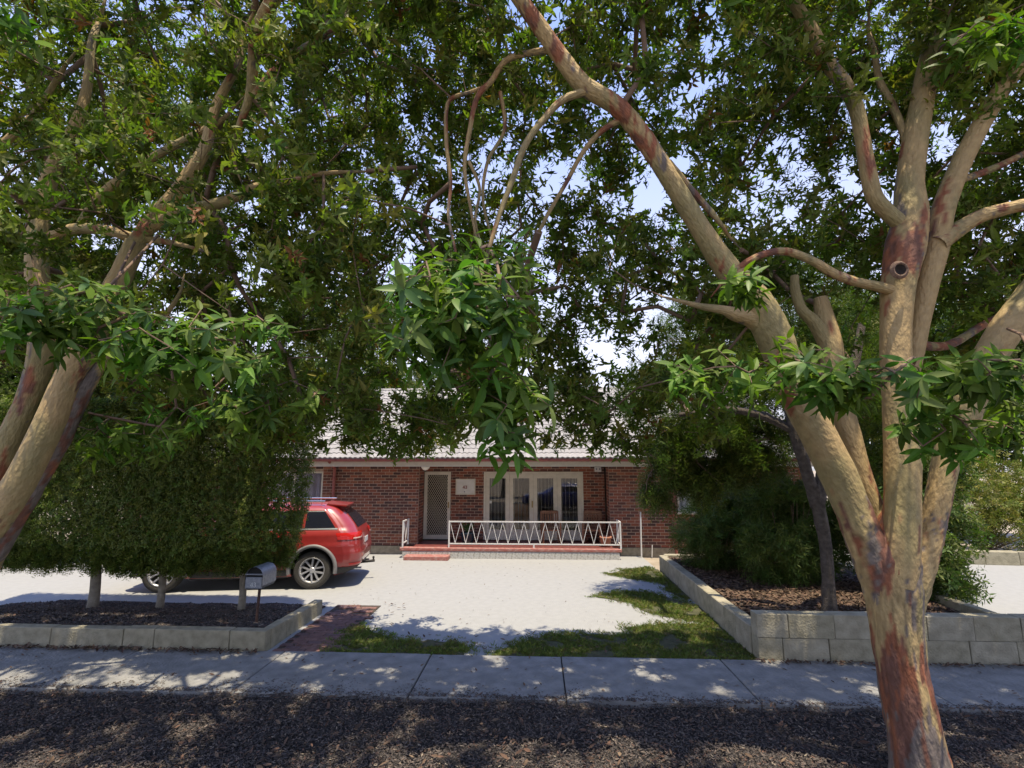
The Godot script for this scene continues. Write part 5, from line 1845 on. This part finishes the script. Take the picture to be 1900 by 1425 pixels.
func build_garden_tree() -> void:
	var b := ground_at(1535, 1145, 0.33)
	var t := thing("garden_tree", "rough grey barked tree with weeping foliage in the raised limestone bed", "tree", b)
	var Z := b.z
	var i := 0
	var samples := []
	for l in [["trunk", [[1540, 1160, Z, 18, 0.9], [1537, 1080, Z, 13, 0.9], [1530, 1000, Z, 12, 0.9], [1516, 930, Z, 14, 0.9], [1510, 900, Z, 11, 0.9]]], ["limb", [[1516, 940, Z, 13, 0.9], [1495, 870, Z, 12, 0.9], [1474, 800, Z, 11, 0.9], [1455, 720, Z, 12, 0.9], [1420, 640, Z, 9, 0.9], [1390, 560, Z, 6, 0.9]]], ["limb", [[1516, 935, Z, 15, 0.9], [1530, 870, Z - 0.1, 14, 0.9], [1545, 800, Z - 0.2, 13, 0.9], [1580, 700, Z - 0.3, 10, 0.9], [1600, 600, Z - 0.4, 7, 0.9]]], ["limb", [[1474, 800, Z, 9, 0.9], [1410, 770, Z - 0.2, 8, 0.9], [1340, 760, Z - 0.4, 6, 0.9], [1260, 770, Z - 0.5, 4, 0.9]]]]:
		var way := traced(l[1])
		for w in way: samples.append(w[0])
		part(l[0], limb_mesh(way, 18, 20.0 + 3.0 * i, 1.6), M.rough_bark, t, -b)
		i += 1
	var blobs := [
		[Vector3(2.75, 2.75, -10.3), Vector3(0.75, 0.7, 0.7)], [Vector3(2.45, 2.15, -10.4), Vector3(0.45, 0.5, 0.45)], [Vector3(3.4, 2.35, -10.3), Vector3(0.7, 0.5, 0.6)], [Vector3(4.2, 2.9, -10.1), Vector3(0.9, 0.6, 0.7)], [Vector3(3.5, 3.3, -10.2), Vector3(1.1, 0.6, 0.8)],
		[Vector3(3.0, 4.1, -10.4), Vector3(1.4, 0.9, 1.0)], [Vector3(4.6, 4.4, -10.2), Vector3(1.5, 1.1, 1.1)], [Vector3(6.2, 4.3, -10.0), Vector3(1.3, 1.1, 1.1)], [Vector3(5.4, 6.0, -10.3), Vector3(1.6, 1.0, 1.2)], [Vector3(3.6, 5.6, -10.6), Vector3(1.1, 0.8, 1.0)], [Vector3(7.6, 5.2, -10.3), Vector3(1.3, 1.0, 1.0)], [Vector3(6.6, 3.1, -9.9), Vector3(1.0, 0.7, 0.8)], [Vector3(8.0, 3.6, -10.4), Vector3(1.0, 0.9, 0.8)], [Vector3(5.4, 3.2, -10.3), Vector3(0.9, 0.5, 0.7)],
	]
	scatter("crown", sprig_mesh(11, 0.2, 0.075, 0.018), M.small_leaf, blob_places(blobs, 30000, b, 0.9, 0.3), green(Color(0.13, 0.175, 0.043), 0.45), t)
	scatter("weeping_foliage", sprig_mesh(12, 0.24, 0.08, 0.017), M.small_leaf, blob_places(blobs.slice(0, 5), 9000, b, 1.4, 0.2), green(Color(0.125, 0.165, 0.042), 0.45), t)
	var tw := new_st()
	var targets := []
	for q in blobs:
		for k in 14: targets.append((q[0] as Vector3) + rand_dir() * (q[1] as Vector3) * 0.8)
	network(tw, samples, targets, 0.006, 0.04)
	part("twigs", done(tw), M.twig, t, -b).set_meta("kind", "stuff")


func shrub(called: String, label: String, at: Vector3, blobs: Array, count: int, mesh: Mesh, tint: Array, group: String) -> void:
	var t := thing(called, label, "shrub", at, 0.0, group)
	var st := new_st()
	for q in blobs:
		for k in 9:
			var to := (q[0] as Vector3) + rand_dir() * (q[1] as Vector3) * 0.8 - at
			add_bar(st, Vector3(rf(-0.1, 0.1), -0.05, rf(-0.1, 0.1)), to, 0.015, 4, 0.004)
	part("stems", done(st), M.twig, t)
	scatter("foliage", mesh, M.small_leaf, blob_places(blobs, count, at, 0.3, 0.3), tint, t)


func build_shrubs() -> void:
	var willow := sprig_mesh(12, 0.2, 0.09, 0.015)
	var broad := sprig_mesh(10, 0.16, 0.1, 0.032)
	var g := "shrubs round the raised garden bed"
	shrub("shrub", "dark willow leaved shrub filling the far corner of the raised bed", Vector3(4.0, 0.33, -11.9), [[Vector3(3.9, 1.0, -11.9), Vector3(0.75, 0.75, 0.7)], [Vector3(4.6, 1.25, -11.8), Vector3(0.8, 0.9, 0.7)], [Vector3(4.2, 1.75, -12.2), Vector3(0.6, 0.5, 0.6)]], 7500, willow, green(Color(0.1, 0.155, 0.045), 0.4), g)
	shrub("shrub", "fine leaved dark shrub beside the grey trunk in the raised bed", Vector3(5.0, 0.33, -10.6), [[Vector3(4.7, 0.95, -10.5), Vector3(0.65, 0.7, 0.55)], [Vector3(5.4, 1.3, -10.7), Vector3(0.75, 0.9, 0.6)], [Vector3(5.0, 1.9, -10.9), Vector3(0.55, 0.5, 0.5)]], 7500, willow, green(Color(0.115, 0.175, 0.045), 0.4), g)
	shrub("shrub", "long leaved bushy shrub leaning over the side driveway right of the trunk", Vector3(6.5, 0.33, -9.6), [[Vector3(6.5, 1.1, -9.5), Vector3(0.65, 0.8, 0.6)], [Vector3(6.9, 0.75, -9.3), Vector3(0.6, 0.45, 0.5)], [Vector3(6.6, 2.0, -9.8), Vector3(0.7, 0.8, 0.7)], [Vector3(6.1, 1.5, -10.0), Vector3(0.6, 0.8, 0.6)], [Vector3(7.1, 1.3, -9.6), Vector3(0.6, 0.7, 0.6)], [Vector3(7.2, 2.5, -10.0), Vector3(0.8, 0.7, 0.7)]], 8500, broad, green(Color(0.13, 0.19, 0.055), 0.4), g)
	var g2 := "sunlit bushes beyond the side driveway"
	var gold := green(Color(0.22, 0.24, 0.06), 0.35)
	shrub("golden_bush", "yellow green sunlit bush above the tan block wall at the right edge", Vector3(13.4, 0.0, -16.4), [[Vector3(13.2, 1.4, -16.2), Vector3(1.1, 1.1, 0.9)], [Vector3(14.2, 1.0, -15.8), Vector3(1.0, 0.9, 0.8)], [Vector3(15.6, 1.6, -16.4), Vector3(1.2, 1.3, 1.0)], [Vector3(13.9, 2.3, -16.8), Vector3(1.1, 0.9, 0.9)]], 6500, broad, gold, g2)
	shrub("golden_bush", "tall yellow green bush behind the shrub beside the big trunk", Vector3(11.2, 0.0, -16.8), [[Vector3(11.2, 1.6, -16.6), Vector3(1.1, 1.5, 0.9)], [Vector3(11.9, 2.6, -17.2), Vector3(1.0, 1.0, 0.9)]], 6500, broad, gold, g2)


func build_far_trees() -> void:
	var leaf := shoot_mesh(16, 0.17, 0.06, 0.3, 2, 30, 130)
	var g := "trees behind and beside the house"
	var rows := [
		["dark leafy tree beyond the side driveway at the right edge", Vector3(12.0, 0, -19.0), [[Vector3(11.0, 4.5, -18.6), Vector3(2.4, 1.8, 1.5)], [Vector3(13.5, 5.0, -18.8), Vector3(2.6, 2.0, 1.6)], [Vector3(12.2, 7.2, -19.0), Vector3(2.8, 1.8, 1.5)], [Vector3(16.0, 4.2, -18.5), Vector3(2.2, 2.2, 1.5)], [Vector3(17.0, 7.0, -18.8), Vector3(2.6, 2.2, 1.6)]], 9000, Color(0.11, 0.15, 0.04)],
		["broad dark tree left of the house behind the leaning trunk", Vector3(-14.5, 0, -14.0), [[Vector3(-13.6, 3.0, -13.6), Vector3(2.0, 1.6, 1.4)], [Vector3(-15.5, 4.6, -13.8), Vector3(2.4, 2.0, 1.5)], [Vector3(-12.8, 5.4, -14.0), Vector3(2.2, 1.6, 1.4)], [Vector3(-17.0, 2.4, -13.4), Vector3(2.2, 1.8, 1.4)], [Vector3(-14.8, 7.6, -14.2), Vector3(2.6, 1.9, 1.5)]], 9000, Color(0.11, 0.155, 0.04)],
		["tall pale green tree showing over the roof behind the hedge", Vector3(-11.0, 0, -27.5), [[Vector3(-11.0, 7.5, -27.5), Vector3(3.4, 2.6, 2.2)], [Vector3(-7.4, 6.4, -27.0), Vector3(2.8, 2.2, 1.8)], [Vector3(-14.0, 6.4, -27.0), Vector3(2.8, 2.4, 2.0)], [Vector3(-9.0, 10.6, -27.8), Vector3(3.4, 2.2, 1.9)], [Vector3(-13.6, 11.0, -27.8), Vector3(3.2, 2.2, 1.9)]], 9000, Color(0.17, 0.21, 0.06)],
		["olive green tree behind the right end of the house roof", Vector3(12.0, 0, -28.0), [[Vector3(9.5, 7.0, -27.5), Vector3(3.2, 2.4, 2.0)], [Vector3(14.0, 8.5, -28.0), Vector3(3.4, 2.6, 2.0)], [Vector3(11.0, 11.0, -28.0), Vector3(3.2, 2.2, 1.8)], [Vector3(18.0, 10.0, -28.0), Vector3(3.2, 3.0, 1.8)]], 8000, Color(0.15, 0.19, 0.055)],
		["tall thin leaved tree behind the middle of the roof", Vector3(-2.6, 0, -29.0), [[Vector3(-3.4, 8.0, -29.0), Vector3(2.4, 2.2, 1.6)], [Vector3(-1.4, 10.6, -29.0), Vector3(2.4, 1.8, 1.6)], [Vector3(-4.6, 12.0, -29.0), Vector3(2.8, 2.0, 1.6)]], 3800, Color(0.16, 0.2, 0.06)],
		["round street tree across the road, mirrored in the glass doors", Vector3(-3.0, 0, 13.0), [[Vector3(-3.0, 4.2, 13.0), Vector3(3.0, 2.4, 2.0)], [Vector3(-5.0, 3.2, 13.0), Vector3(2.0, 1.6, 1.6)]], 3000, Color(0.11, 0.15, 0.04)],
		["wide street tree across the road near the blue wagon", Vector3(4.5, 0, 13.5), [[Vector3(4.5, 4.0, 13.5), Vector3(3.2, 2.6, 2.0)], [Vector3(7.0, 3.2, 13.4), Vector3(2.2, 1.8, 1.6)]], 3000, Color(0.11, 0.15, 0.04)],
	]
	for r in rows:
		var at: Vector3 = r[1]
		var t := thing("background_tree", r[0], "tree", at, 0.0, g)
		var top: Vector3 = (r[2][0][0] as Vector3) - at
		part("trunk", limb_mesh(smooth_path([Vector3(0, -0.2, 0), Vector3(0.1, 1.2, 0.05), Vector3(-0.05, 2.4, 0), Vector3(0, top.y, 0)], [0.24, 0.19, 0.16, 0.08], [0.6, 0.6, 0.6, 0.6], 0.15), 14, at.x), M.rough_bark, t)
		for q in r[2]:
			part("limb", bar_mesh(Vector3(0, 2.2, 0), (q[0] as Vector3) - at, 0.1, 8, 0.03), M.rough_bark, t)
		scatter("crown", leaf, M.small_leaf, blob_places(r[2], r[3], at, 0.2, 0.25), green(r[4], 0.4), t)
